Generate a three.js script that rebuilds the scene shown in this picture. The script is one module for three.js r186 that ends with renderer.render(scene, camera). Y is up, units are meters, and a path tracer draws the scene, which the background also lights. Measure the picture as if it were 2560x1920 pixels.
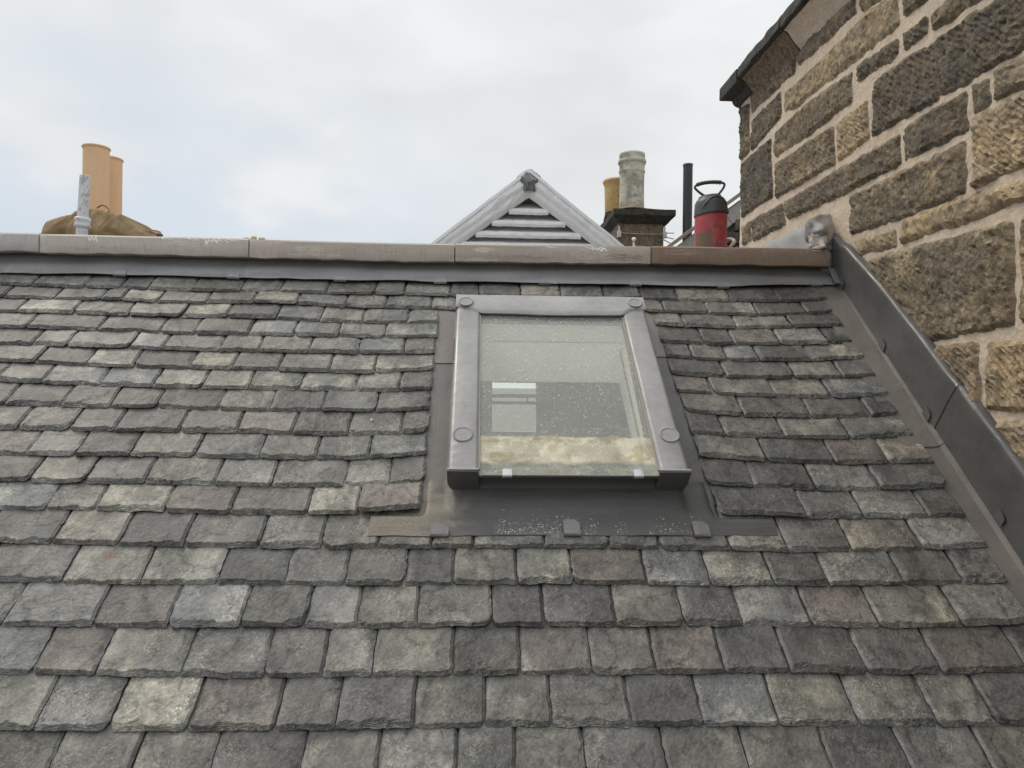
import * as THREE from 'three';
import { mergeGeometries, toCreasedNormals } from 'three/addons/utils/BufferGeometryUtils.js';

// ---------------------------------------------------------------- camera, sky, sun, exposure
const EYE = 9;                                   // eye height over the street
const PITCH = 0.72902;                           // roof pitch, 41.77 degrees
const scene = new THREE.Scene();
const camera = new THREE.PerspectiveCamera(56.145, 4 / 3, 0.05, 4000);
camera.position.set(0, EYE, 0);
camera.rotation.order = 'YXZ';
camera.rotation.set(0, -0.045832, 0.010664);

const renderer = new THREE.WebGLRenderer({ antialias: true });
renderer.toneMapping = THREE.LinearToneMapping;
renderer.toneMappingExposure = 1.1;
renderer.shadowMap.enabled = true;

function rng(seed) { let a = seed >>> 0; return () => { a = (a + 0x6D2B79F5) | 0; let t = Math.imul(a ^ (a >>> 15), 1 | a); t = (t + Math.imul(t ^ (t >>> 7), 61 | t)) ^ t; return ((t ^ (t >>> 14)) >>> 0) / 4294967296; }; }
function h3(x, y, z) { let h = Math.imul(x, 374761393) ^ Math.imul(y, 668265263) ^ Math.imul(z, 2147483647 - 1274126177); h = Math.imul(h ^ (h >>> 13), 1274126177); h ^= h >>> 16; return (h >>> 0) / 4294967296; }
function n3(x, y, z = 0) {                         // value noise 0..1
  const X = Math.floor(x), Y = Math.floor(y), Z = Math.floor(z); let u = x - X, v = y - Y, w = z - Z;
  u = u * u * (3 - 2 * u); v = v * v * (3 - 2 * v); w = w * w * (3 - 2 * w);
  const L = (a, b, t) => a + (b - a) * t;
  const a = L(L(h3(X, Y, Z), h3(X + 1, Y, Z), u), L(h3(X, Y + 1, Z), h3(X + 1, Y + 1, Z), u), v);
  if (w === 0) return a;
  return L(a, L(L(h3(X, Y, Z + 1), h3(X + 1, Y, Z + 1), u), L(h3(X, Y + 1, Z + 1), h3(X + 1, Y + 1, Z + 1), u), v), w);
}
function fbm(x, y, z = 0, o = 4) { let s = 0, a = 0.5, t = 0; for (let i = 0; i < o; i++) { s += a * n3(x, y, z + (z ? i * 7.3 : 0)); t += a; a *= 0.5; x = x * 2.03 + 11.7; y = y * 2.03 + 5.3; if (z) z *= 2.03; } return s / t; }
const clamp = (x, a = 0, b = 1) => Math.min(b, Math.max(a, x));
const sm = (a, b, x) => { const t = clamp((x - a) / (b - a)); return t * t * (3 - 2 * t); };
const mix = (a, b, t) => a + (b - a) * t;
const mix3 = (a, b, t) => [mix(a[0], b[0], t), mix(a[1], b[1], t), mix(a[2], b[2], t)];

// overcast sky, thin blue behind the clouds
{
  const W = 1024, H = 512, d = new Float32Array(W * H * 4);
  for (let j = 0; j < H; j++) for (let i = 0; i < W; i++) {
    const el = ((j + 0.5) / H - 0.5) * Math.PI, az = ((i + 0.5) / W - 0.5) * 2 * Math.PI;
    const x = Math.cos(el) * Math.cos(az), y = Math.sin(el), z = Math.cos(el) * Math.sin(az);
    const ye = y * 1.9;                                                       // clouds a little flattened
    const c1 = fbm(x * 2.1 + 13.1, ye * 2.1 + 9.2, z * 2.1 + 21.7, 5), c2 = fbm(x * 5.2 + 20.3, ye * 5.6 + 4.4, z * 5.2 + 35.2, 5);
    const wisps = fbm(x * 3.4 + 31.7 + 0.8 * c1, ye * 4.6 + 12.4, z * 3.4 + 18.8, 5);
    let cover = sm(0.34, 0.56, c1 * 0.6 + c2 * 0.4 + 0.09 + 0.10 * sm(0.3, 0.8, y));
    const lobe = sm(0.50, 0.64, c2 * 0.65 + wisps * 0.35);
    cover = clamp(cover + 0.5 * lobe);
    const thin = sm(0.55, 0.9, -x * 0.62 - z * 0.72 + 0.18 * (c2 - 0.5)) * sm(0.52, 0.2, y + 0.25 * (c1 - 0.5)) * sm(-0.02, 0.12, y);   // the veil thins towards the brighter quarter
    cover *= 1 - 0.75 * thin * (1 - lobe);
    const b = 0.725 + 0.20 * (c1 - 0.5) + 0.18 * (c2 - 0.5) + 0.30 * (wisps - 0.5) * (0.5 + 0.5 * cover) + 0.60 * sm(0.38, 1.0, y);
    const cloud = [b * 0.972, b * 0.995, b * 1.008], blue = [0.545 + 0.2 * y, 0.64 + 0.2 * y, 0.745 + 0.2 * y];
    let col = mix3(blue, cloud, 0.25 + 0.75 * cover);
    const low = sm(0.3, 0.02, Math.max(y, 0)) * lobe * 0.14; col = col.map(v => v + low);
    const g = (j * W + i) * 4; d[g] = col[0]; d[g + 1] = col[1]; d[g + 2] = col[2]; d[g + 3] = 1;
  }
  const t = new THREE.DataTexture(d, W, H, THREE.RGBAFormat, THREE.FloatType);
  t.mapping = THREE.EquirectangularReflectionMapping; t.magFilter = THREE.LinearFilter; t.minFilter = THREE.LinearFilter; t.wrapS = THREE.RepeatWrapping; t.needsUpdate = true;
  scene.background = t; scene.environment = t;
}
const sun = new THREE.DirectionalLight(0xfff3e2, 1.4);
sun.position.set(-8.0, EYE + 13, -9.0); sun.target.position.set(0, EYE, -4); scene.add(sun, sun.target);
sun.castShadow = true; sun.shadow.radius = 40; sun.shadow.mapSize.set(2048, 2048);
Object.assign(sun.shadow.camera, { left: -9, right: 9, top: 9, bottom: -9, near: 0.5, far: 60 });

// ---------------------------------------------------------------- naming helpers
const used = {};
function numbered(n) { const k = used[n] || 0; used[n] = k + 1; return k ? n + '_' + String(k).padStart(3, '0') : n; }
function thing(name, label, category, pos = [0, 0, 0], group) {
  const o = new THREE.Group(); o.name = numbered(name); o.position.set(...pos); o.userData = { label, category };
  if (group) o.userData.group = group; scene.add(o); return o;
}
function part(name, geo, mat, parent, label) {
  const m = new THREE.Mesh(Array.isArray(geo) ? (geo.length > 1 ? mergeGeometries(geo.map(norm)) : geo[0]) : geo, mat);
  m.name = name; m.castShadow = m.receiveShadow = true; if (label) m.userData.label = label; parent.add(m); return m;
}
function norm(g) { g = g.index ? g.toNonIndexed() : g; for (const k of Object.keys(g.attributes)) if (!['position', 'normal', 'uv'].includes(k)) g.deleteAttribute(k); return g; }
function structure(name, geo, mat) { const m = part(numbered(name), geo, mat, scene); m.userData.kind = 'structure'; return m; }
function tag(o, label, category, group) { o.name = numbered(o.name); Object.assign(o.userData, { label, category }); if (group) o.userData.group = group; return o; }
// things lying on the roof plane: local x along the ridge, y out of the roof, z down the slope (s = -z is up the slope)
const ROOF0 = [0, EYE, -3.4];
function roofThing(name, label, category, group) { const o = thing(name, label, category, ROOF0, group); o.rotation.x = PITCH; return o; }

// ---------------------------------------------------------------- textures
const enc = v => Math.round(255 * (v <= 0.0031308 ? 12.92 * v : 1.055 * Math.pow(v, 1 / 2.4) - 0.055));
function tex(w, h, fn, srgb = true, rx = 1, ry = 1) {
  const d = new Uint8Array(w * h * 4);
  for (let j = 0; j < h; j++) for (let i = 0; i < w; i++) { const c = fn(i / w, j / h, i, j), k = (j * w + i) * 4; for (let q = 0; q < 3; q++) d[k + q] = srgb ? enc(clamp(c[q])) : Math.round(255 * clamp(c[q])); d[k + 3] = 255; }
  const t = new THREE.DataTexture(d, w, h); t.magFilter = THREE.LinearFilter; t.minFilter = THREE.LinearMipmapLinearFilter; t.generateMipmaps = true;
  t.wrapS = t.wrapT = THREE.RepeatWrapping; if (srgb) t.colorSpace = THREE.SRGBColorSpace; t.repeat.set(rx, ry); t.needsUpdate = true; return t;
}
// noise that tiles over the unit square
function tn(u, v, f, z) { const a = n3(u * f, v * f, z), b = n3((u - 1) * f, v * f, z), c = n3(u * f, (v - 1) * f, z), e = n3((u - 1) * f, (v - 1) * f, z); const su = sm(0.85, 1, u), sv = sm(0.85, 1, v); return mix(mix(a, b, su), mix(c, e, su), sv); }
function tfbm(u, v, f, z, o = 4) { let s = 0, a = 0.5, t = 0; for (let i = 0; i < o; i++) { s += a * tn(u, v, f, z + i * 3.7); t += a; a *= 0.5; f *= 2.05; } return s / t; }
function canvasTex(w, h, draw) { const c = document.createElement('canvas'); c.width = w; c.height = h; draw(c.getContext('2d'), w, h); const t = new THREE.CanvasTexture(c); t.colorSpace = THREE.SRGBColorSpace; t.wrapS = t.wrapT = THREE.RepeatWrapping; return t; }

// slate: fibrous grain, pale flecks and scratches, lichen dust; 1 tile = 1.3 m
const slateHeight = new Float32Array(1024 * 1024);
const slateMap = (() => {
  const N = 1024, fleck = new Float32Array(N * N), R = rng(11);
  for (let k = 0; k < 26000; k++) {               // short pale scratches and crystals
    const x = R() * N, y = R() * N, a = (R() < 0.7 ? 0.5 + R() * 0.5 : R() * 6.28), l = R() < 0.9 ? 1 + R() * 4 : 6 + R() * 26, s = (0.25 + 0.75 * R() * R()) * (l > 5 ? 0.5 : 1);
    for (let q = 0; q < l; q += 0.7) { const X = (Math.round(x + Math.cos(a) * q + 1.2 * Math.sin(q * 0.3 + k)) + N) % N, Y = (Math.round(y + Math.sin(a) * q) + N) % N; fleck[Y * N + X] = Math.max(fleck[Y * N + X], s); if (k % 3 === 0) { const Z = Y * N + (X + 1) % N; fleck[Z] = Math.max(fleck[Z], s * 0.8); } if (k % 7 === 0) { const Z = ((Y + 1) % N) * N + X; fleck[Z] = Math.max(fleck[Z], s * 0.8); } }
  }
  const dab = (X, Y, s, r) => { for (let j = -r; j <= r; j++) for (let i = -r; i <= r; i++) { const a = Math.max(0, 1 - Math.hypot(i, j) / (r + 0.6)), Z = ((Math.round(Y + j) % N + N) % N) * N + ((Math.round(X + i) % N + N) % N); fleck[Z] = Math.max(fleck[Z], s * Math.min(1, a * 1.6)); } };
  for (let k = 0; k < 2600; k++) { let x = R() * N, y = R() * N, a = R() < 0.6 ? 0.3 + R() * 0.9 : R() * 6.28; const l = 8 + R() * R() * 46, s = 0.35 + 0.5 * R(), bend = (R() - 0.5) * 0.09; for (let q = 0; q < l; q++) { if (n3(q * 0.22, k) > 0.34) dab(x, y, s * (0.6 + 0.4 * R()), 1); x += Math.cos(a); y += Math.sin(a); a += bend; } }
  for (let k = 0; k < 5200; k++) dab(R() * N, R() * N, 0.35 + 0.65 * R(), R() < 0.85 ? 1 : 2);
  return tex(N, N, (u, v, i, j) => {
    const fib = tfbm(u * 0.999, v, 60, 3.3, 3), big = tfbm(u, v, 7, 9.1, 4), grain = h3(i, j, 5), st = tn(u, (v + u * 0.35) % 1, 170, 2.2);
    const clump = sm(0.45, 0.72, tfbm(u, v, 16, 21.5, 3));
    const f = fleck[j * N + i] * (0.3 + 0.7 * clump);
    slateHeight[j * N + i] = 0.06 * fib + 0.4 * tfbm(u, v, 150, 4.3, 2) + 0.25 * st + 0.12 * grain + 0.25 * f - 0.3 * Math.pow(1 - Math.abs(2 * tfbm(u, v, 11, 33.1, 4) - 1), 14);
    const crk = Math.pow(1 - Math.abs(2 * tfbm(u, v, 11, 33.1, 4) - 1), 14);
    const b = 0.375 + 0.28 * (fib - 0.5) + 0.28 * (big - 0.5) + 0.10 * (grain - 0.5) + 0.18 * (st - 0.5) - 0.15 * crk;
    const lich = sm(0.62, 0.8, tfbm(u, v, 28, 40.2, 4)) * 0.20;
    return [b + 0.72 * f + lich * 0.55, b + 0.71 * f + lich * 0.57, b + 0.64 * f + lich * 0.42];
  });
})();
const slateBump = tex(1024, 1024, (u, v, i, j) => { const k = slateHeight[j * 1024 + i]; return [k, k, k]; }, false);
// sandstone: pitted grain; 1 tile = 0.8 m
const stoneMap = tex(512, 512, (u, v, i, j) => { const g = h3(i, j, 3), a = tfbm(u, v, 40, 3.1, 3), b = tfbm(u, v, 9, 6.4, 4), c = tfbm(u, v, 90, 8.2, 2); const k = 0.58 + 0.25 * (g - 0.5) + 0.75 * (a - 0.5) + 0.35 * (b - 0.5) + 0.45 * (c - 0.5); return [k, k * 0.985, k * 0.955]; });
const stoneBump = tex(512, 512, (u, v, i, j) => { const a = tfbm(u, v, 46, 13.1, 3), r = 1 - Math.abs(2 * tfbm(u, v, 22, 4.4, 3) - 1), g = h3(i, j, 9); const k = 0.5 * a + 0.45 * r + 0.08 * g; return [k, k, k]; }, false);
const mortarMap = tex(512, 512, (u, v, i, j) => { const g = h3(i, j, 13), a = tfbm(u, v, 70, 1.1, 2), b = tfbm(u, v, 6, 3.4, 4); const k = 0.8 + 0.2 * (g - 0.5) + 0.25 * (a - 0.5) + 0.3 * (b - 0.5); return [k, k * 0.985, k * 0.96]; });
// lead: drawn streaks, dull bloom, specks; 1 tile = 0.9 m
const leadMap = tex(512, 512, (u, v, i, j) => { const s = tn(u, v, 4, 2.1) * 0.4 + 0.6 * n3(u * 3 + 1.7, v * 120, 4.4), b = tfbm(u, v, 5, 6.2, 4), f = tfbm(u, v, 40, 11.2, 3), g = h3(i, j, 31); const sp = g > 0.9975 ? 0.3 : 0; const k = 0.72 + 0.10 * (s - 0.5) + 0.42 * (b - 0.5) + 0.16 * (f - 0.5) + 0.05 * (g - 0.5) + sp; return [k, k, k * 1.005]; });
const leadBump = tex(512, 512, (u, v, i, j) => { const b = tfbm(u, v, 6, 26.2, 3), f = tfbm(u, v, 34, 31.2, 3), s = n3(u * 4, v * 90, 3.1); const k = 0.55 * b + 0.3 * f + 0.12 * s; return [k, k, k]; }, false);
const leadRough = tex(256, 256, (u, v) => { const k = 0.5 + 0.5 * (tfbm(u, v, 7, 51.2, 4) - 0.5) + 0.12; return [k, k, k]; }, false);
const wrinkle = tex(512, 512, (u, v) => { const a = tfbm(u, v, 9, 61.2, 4), r = Math.pow(1 - Math.abs(2 * tfbm(u + 0.11 * a, v, 8, 66.2, 4) - 1), 3); const k = 0.5 * a + 0.5 * r; return [k, k, k]; }, false);

// ---------------------------------------------------------------- materials
const RGB = (r, g, b) => new THREE.Color().setRGB(r, g, b);
const std = (o) => new THREE.MeshStandardMaterial(o);
function lead(r, g, b, o = {}) { return std({ color: RGB(r, g, b), map: leadMap, bumpMap: leadBump, bumpScale: 0.004, roughness: 0.62, roughnessMap: leadRough, metalness: 0.0, side: THREE.DoubleSide, ...o }); }
const M = {
  slate: std({ vertexColors: true, map: slateMap, bumpMap: slateBump, bumpScale: 0.0035, roughness: 0.6 }),
  deck: std({ color: RGB(0.34, 0.25, 0.16), map: mortarMap, roughness: 0.9 }),
  stone: std({ vertexColors: true, map: stoneMap, bumpMap: stoneBump, bumpScale: 0.012, roughness: 0.95 }),
  mortar: std({ color: RGB(0.68, 0.57, 0.46), map: mortarMap, bumpMap: stoneBump, bumpScale: 0.006, roughness: 0.97 }),
  core: std({ color: RGB(0.42, 0.34, 0.24), map: stoneMap, roughness: 0.95 }),
  leadRail: lead(0.43, 0.426, 0.42), leadShaded: lead(0.125, 0.125, 0.12), leadDot: lead(0.36, 0.362, 0.365), solder: std({ color: RGB(0.38, 0.375, 0.37), roughness: 0.5 }),  // cap and curb lead darker than the rails, some shade put into the colour
  leadRidge: lead(0.33, 0.33, 0.335), leadWall: lead(0.125, 0.125, 0.12), leadSide: lead(0.17, 0.155, 0.14), leadSidePink: lead(0.225, 0.197, 0.175), leadGutter: lead(0.225, 0.207, 0.182),
  leadPale: lead(0.84, 0.85, 0.86, { map: null, bumpMap: wrinkle, bumpScale: 0.012 }), leadSaddle: lead(0.46, 0.44, 0.425, { roughness: 0.36, roughnessMap: null, metalness: 0.3 }), leadRear: lead(0.45, 0.44, 0.43),
  leadDark: lead(0.22, 0.225, 0.23, { bumpMap: wrinkle, bumpScale: 0.01 }),
};
// traced layout, metres: [course, tones, x,s of each joint] and [soot, top edge z,y, bottom edge z,y]
const ROWS=[
[1,[3,0,0,2,4,1,0,3,3,0,0,2,1,9,7,0],[-2.779,0.743,-2.386,0.736,-2.116,0.726,-1.927,0.727,-1.778,0.72,-1.546,0.708,-1.288,0.712,-1.08,0.714,-0.83,0.706,-0.568,0.706,-0.411,0.707,-0.162,0.699,-0.006,0.696,0.223,0.695,0.444,0.697,0.682,0.7,0.886,0.702]],
[2,[1,1,0,1,5,7,3,4,7,3,0,7],[-2.73,0.631,-2.48,0.627,-2.225,0.619,-1.983,0.619,-1.874,0.618,-1.685,0.598,-1.436,0.601,-1.195,0.608,-0.966,0.607,-0.71,0.588,-0.5,0.587,-0.257,0.582,-0.124,0.579]],
[3,[1,5,4,3,5,1,0,3,0,5],[-2.623,0.503,-2.348,0.497,-2.073,0.493,-1.798,0.487,-1.524,0.48,-1.298,0.485,-1.048,0.474,-0.819,0.456,-0.603,0.455,-0.371,0.453,-0.211,0.464]],
[4,[0,1,0,3,1,6,7,3,7],[-2.584,0.374,-2.242,0.369,-1.893,0.358,-1.589,0.345,-1.418,0.339,-1.155,0.339,-0.928,0.331,-0.707,0.332,-0.476,0.334,-0.209,0.34]],
[5,[2,3,0,6,3,3,9,7,7,3],[-2.451,0.247,-2.157,0.235,-1.992,0.229,-1.69,0.22,-1.531,0.214,-1.262,0.207,-1.073,0.208,-0.831,0.207,-0.594,0.202,-0.371,0.207,-0.217,0.213]],
[6,[0,2,4,1,9,0,3,4,5],[-2.355,0.115,-2.082,0.105,-1.848,0.092,-1.624,0.082,-1.362,0.078,-1.165,0.075,-0.948,0.07,-0.709,0.06,-0.497,0.061,-0.216,0.095]],
[7,[7,7,6,4,5,4,5,4,1],[-2.192,-0.027,-1.987,-0.034,-1.728,-0.049,-1.487,-0.056,-1.267,-0.061,-1.057,-0.063,-0.824,-0.063,-0.568,-0.067,-0.367,-0.064,-0.218,-0.051]],
[8,[1,1,0,3,0,3,1,0,2],[-2.297,-0.166,-2.085,-0.178,-1.838,-0.19,-1.629,-0.193,-1.43,-0.19,-1.157,-0.202,-0.93,-0.204,-0.699,-0.201,-0.461,-0.206,-0.221,-0.185]],
[9,[0,3,0,2,3,8,2,0,3],[-2.186,-0.33,-1.959,-0.332,-1.741,-0.332,-1.552,-0.335,-1.28,-0.342,-1.039,-0.342,-0.8,-0.349,-0.561,-0.351,-0.335,-0.344,-0.215,-0.328]],
[10,[8,0,2,3,0,3,0,0],[-2.056,-0.471,-1.851,-0.48,-1.658,-0.481,-1.439,-0.477,-1.173,-0.481,-0.91,-0.488,-0.675,-0.491,-0.457,-0.487,-0.217,-0.458]],
[11,[2,3,0,3,0,0,4,1],[-2.018,-0.62,-1.774,-0.621,-1.562,-0.626,-1.328,-0.624,-1.052,-0.631,-0.827,-0.638,-0.539,-0.639,-0.361,-0.629,-0.215,-0.608]],
[12,[6,3,5,8,3,5,8],[-1.925,-0.756,-1.654,-0.757,-1.467,-0.757,-1.206,-0.765,-0.953,-0.776,-0.657,-0.779,-0.467,-0.775,-0.221,-0.759]],
[1,[1,9,1,1],[0.89,0.698,1.094,0.692,1.385,0.696,1.663,0.7,1.945,0.727]],
[2,[9,1,5,3,1],[0.883,0.59,0.995,0.582,1.233,0.574,1.502,0.569,1.778,0.591,1.935,0.606]],
[3,[3,3,4,1],[0.924,0.474,1.077,0.46,1.355,0.446,1.656,0.467,1.944,0.484]],
[4,[1,1,8,7,1],[0.927,0.329,1.145,0.31,1.305,0.31,1.548,0.315,1.806,0.331,1.94,0.343]],
[5,[1,3,7,1,5],[0.934,0.213,1.066,0.194,1.239,0.182,1.397,0.182,1.667,0.19,1.956,0.214]],
[6,[1,0,3,2],[0.932,0.079,1.196,0.054,1.538,0.054,1.78,0.067,1.953,0.082]],
[7,[8,3,9,6],[0.937,-0.047,1.106,-0.061,1.402,-0.082,1.667,-0.084,1.963,-0.06]],
[8,[3,1,1,1],[0.944,-0.178,1.211,-0.211,1.524,-0.22,1.811,-0.206,1.953,-0.194]],
[9,[1,0,3,3],[0.942,-0.326,1.094,-0.339,1.361,-0.346,1.656,-0.353,1.961,-0.323]],
[10,[3,1,8,9],[0.949,-0.462,1.237,-0.49,1.532,-0.501,1.772,-0.497,1.977,-0.484]],
[11,[1,1,7,1],[0.948,-0.618,1.141,-0.632,1.398,-0.646,1.674,-0.647,1.975,-0.626]],
[12,[1,1,0,1],[0.955,-0.775,1.306,-0.794,1.543,-0.791,1.811,-0.788,1.969,-0.78]],
[13,[0,9,2,7,0,3,3,9,0,0,1,1,3,1,9,7],[-1.819,-0.908,-1.558,-0.912,-1.319,-0.92,-1.083,-0.929,-0.806,-0.931,-0.581,-0.931,-0.37,-0.933,-0.17,-0.933,-0.012,-0.933,0.253,-0.933,0.5,-0.934,0.693,-0.94,0.961,-0.945,1.183,-0.951,1.433,-0.947,1.714,-0.94,1.98,-0.93]],
[14,[7,10,4,1,1,3,1,3,5,8,6,4,1,7,1,2],[-1.75,-1.07,-1.458,-1.075,-1.186,-1.084,-0.917,-1.086,-0.683,-1.089,-0.471,-1.091,-0.256,-1.09,-0.083,-1.088,0.147,-1.089,0.346,-1.088,0.619,-1.09,0.849,-1.094,1.083,-1.096,1.289,-1.095,1.573,-1.093,1.804,-1.09,1.975,-1.083]],
[15,[3,7,2,6,3,6,3,3,1,2,3,1,7,8,5,7],[-1.783,-1.233,-1.578,-1.239,-1.285,-1.248,-1.036,-1.252,-0.795,-1.252,-0.58,-1.253,-0.407,-1.254,-0.203,-1.255,0.053,-1.252,0.233,-1.253,0.482,-1.255,0.721,-1.255,0.927,-1.256,1.169,-1.257,1.41,-1.263,1.71,-1.263,1.97,-1.249]],
[16,[6,8,5,7,2,3,4,1,8,3,8,1,1,1,8],[-1.641,-1.404,-1.407,-1.411,-1.207,-1.417,-0.94,-1.423,-0.68,-1.425,-0.493,-1.425,-0.337,-1.425,-0.075,-1.425,0.146,-1.422,0.38,-1.424,0.594,-1.425,0.82,-1.424,1.038,-1.425,1.297,-1.429,1.552,-1.432,1.853,-1.425]],
[17,[4,7,5,8,0,2,3,3,0,1,6,4,3,3,1],[-1.537,-1.579,-1.319,-1.585,-1.102,-1.588,-0.867,-1.591,-0.607,-1.592,-0.426,-1.592,-0.19,-1.588,0.03,-1.588,0.238,-1.59,0.485,-1.593,0.711,-1.593,0.948,-1.594,1.203,-1.598,1.455,-1.601,1.646,-1.601,1.858,-1.599]],
[18,[3,0,3,2,4,7,0,3,7,3,3,1,0,3],[-1.456,-1.762,-1.23,-1.762,-0.993,-1.762,-0.768,-1.762,-0.508,-1.762,-0.286,-1.762,-0.053,-1.762,0.121,-1.762,0.329,-1.762,0.571,-1.762,0.82,-1.762,1.069,-1.762,1.309,-1.762,1.562,-1.762,1.783,-1.762]]];
const STONES=[
[0.85,[[-5.691,2.23],[-5.508,2.201]],[[-5.673,1.812],[-5.497,1.819]]],
[0.6,[[-5.454,2.252],[-4.893,2.239],[-4.692,2.176]],[[-5.455,2.099],[-5.048,2.103],[-4.7,2.096]]],
[0.8,[[-5.454,2.052],[-4.922,2.052]],[[-5.455,1.811],[-5.112,1.84],[-4.913,1.873]]],
[1.0,[[-5.66,1.782],[-5.087,1.788]],[[-5.648,1.347],[-5.04,1.35]]],
[0.55,[[-5.005,1.803],[-4.408,1.815],[-3.963,1.777]],[[-5.001,1.622],[-4.476,1.601],[-3.957,1.606]]],
[0.25,[[-4.834,2.017],[-4.395,2.013],[-3.991,2.023],[-3.849,2.041],[-3.515,1.984]],[[-4.852,1.891],[-4.714,1.848],[-4.409,1.845],[-3.674,1.812],[-3.506,1.813]]],
[0.55,[[-4.662,2.176],[-4.472,2.242],[-4.312,2.217],[-4.147,2.218],[-3.929,2.186]],[[-4.641,2.114],[-4.45,2.089],[-4.021,2.084],[-3.922,2.086]]],
[0.6,[[-3.872,2.156],[-3.617,2.088]],[[-3.87,2.063],[-3.653,2.024]]],
[0.8,[[-3.462,1.968],[-3.263,1.921]],[[-3.456,1.828],[-3.261,1.815]]],
[0.6,[[-3.462,1.748],[-3.28,1.745]],[[-3.458,1.661],[-3.271,1.658]]],
[0.55,[[-3.24,1.733],[-3.126,1.743],[-2.857,1.708]],[[-3.234,1.649],[-3.07,1.631],[-2.84,1.617]]],
[0.75,[[-3.902,1.788],[-3.54,1.764],[-3.505,1.739]],[[-3.895,1.69],[-3.585,1.658],[-3.506,1.673]]],
[0.85,[[-3.721,1.63],[-3.469,1.623],[-3.257,1.602],[-2.984,1.598],[-2.654,1.557]],[[-3.744,1.331],[-3.252,1.315],[-2.996,1.31],[-2.821,1.31],[-2.65,1.301]]],
[0.12,[[-4.128,1.552],[-3.798,1.551]],[[-4.107,1.312],[-3.765,1.338]]],
[0.5,[[-4.97,1.58],[-4.165,1.547]],[[-4.97,1.322],[-4.144,1.316]]],
[0.6,[[-4.83,1.268],[-4.08,1.273],[-3.485,1.264]],[[-4.79,1.136],[-4.392,1.116],[-3.957,1.106],[-3.698,1.105],[-3.468,1.107]]],
[0.75,[[-3.454,1.278],[-3.252,1.29],[-2.996,1.28]],[[-3.439,1.109],[-3.116,1.106],[-2.989,1.103]]],
[0.45,[[-2.966,1.289],[-2.857,1.281]],[[-2.952,1.158],[-2.843,1.162]]],
[0.35,[[-2.826,1.296],[-2.637,1.279]],[[-2.818,1.168],[-2.635,1.152]]],
[0.2,[[-2.95,1.145],[-2.635,1.137]],[[-2.949,0.847],[-2.631,0.852]]],
[0.5,[[-3.964,1.079],[-3.426,1.07],[-2.999,1.064]],[[-3.944,0.853],[-3.454,0.833],[-2.995,0.838]]],
[0.25,[[-3.454,0.825],[-3.057,0.831],[-2.769,0.805],[-2.63,0.797]],[[-3.463,0.71],[-3.146,0.715],[-2.889,0.711],[-2.739,0.729],[-2.629,0.711]]],
[0.2,[[-3.915,0.818],[-3.511,0.794]],[[-3.843,0.723],[-3.511,0.708]]],
[0.45,[[-3.821,0.665],[-3.603,0.691],[-3.099,0.668],[-2.717,0.658]],[[-3.619,0.237],[-3.234,0.223],[-3.048,0.224],[-2.707,0.251]]],
[0.4,[[-2.674,0.653],[-2.491,0.643]],[[-2.668,0.252],[-2.485,0.245]]],
[0.7,[[-5.419,1.279],[-4.875,1.263]],[[-5.395,1.104],[-4.821,1.109]]],
[0.6,[[-5.634,1.281],[-5.454,1.272]],[[-5.612,1.107],[-5.434,1.132]]],
[0.35,[[-3.318,0.185],[-3.147,0.194],[-2.903,0.193]],[[-3.102,-0.091],[-3.038,-0.084],[-2.896,-0.072]]],
[0.3,[[-2.853,0.184],[-2.374,0.193]],[[-2.858,-0.08],[-2.73,-0.085],[-2.371,-0.082]]],
[0.4,[[-3.011,-0.171],[-2.782,-0.133],[-2.371,-0.101]],[[-2.725,-0.44],[-2.626,-0.424],[-2.367,-0.391]]]];

// ---------------------------------------------------------------- geometry helpers
function gridGeo(P, uvs) {                          // P[i][j] points
  const ni = P.length, nj = P[0].length, pos = [], uv = [], idx = [];
  for (let i = 0; i < ni; i++) for (let j = 0; j < nj; j++) { pos.push(...P[i][j]); uv.push(...(uvs ? uvs[i][j] : [i / (ni - 1), j / (nj - 1)])); }
  for (let i = 0; i < ni - 1; i++) for (let j = 0; j < nj - 1; j++) { const a = i * nj + j, b = a + nj; idx.push(a, b, b + 1, a, b + 1, a + 1); }
  const g = new THREE.BufferGeometry(); g.setAttribute('position', new THREE.Float32BufferAttribute(pos, 3)); g.setAttribute('uv', new THREE.Float32BufferAttribute(uv, 2)); g.setIndex(idx); g.computeVertexNormals(); return g;
}
// a bent sheet with thickness: front grid, back grid shifted by off, and the rim between them
function sheet(P, off, scale = 0.9, crease = 0.7) {
  const ni = P.length, nj = P[0].length, B = P.map(r => r.map(p => [p[0] + off[0], p[1] + off[1], p[2] + off[2]]));
  const U = []; for (let i = 0; i < ni; i++) { U.push([]); for (let j = 0; j < nj; j++) { const pi = i ? U[i - 1][j][0] + dist(P[i][j], P[i - 1][j]) / scale : 0, pj = j ? U[i][j - 1][1] + dist(P[i][j], P[i][j - 1]) / scale : 0; U[i].push([pi, pj]); } }
  const rim = []; for (let i = 0; i < ni; i++) rim.push([i, 0]); for (let j = 1; j < nj; j++) rim.push([ni - 1, j]); for (let i = ni - 2; i >= 0; i--) rim.push([i, nj - 1]); for (let j = nj - 2; j >= 0; j--) rim.push([0, j]);
  const R = [rim.map(([i, j]) => P[i][j]), rim.map(([i, j]) => B[i][j])], RU = [rim.map(([i, j]) => U[i][j]), rim.map(([i, j]) => [U[i][j][0] + 0.004, U[i][j][1] + 0.004])];
  return mergeGeometries([gridGeo(P, U), gridGeo(B, U), gridGeo(R, RU)].map(g => toCreasedNormals(g, crease)));
}
function dist(a, b) { return Math.hypot(a[0] - b[0], a[1] - b[1], a[2] - b[2]); }
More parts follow.
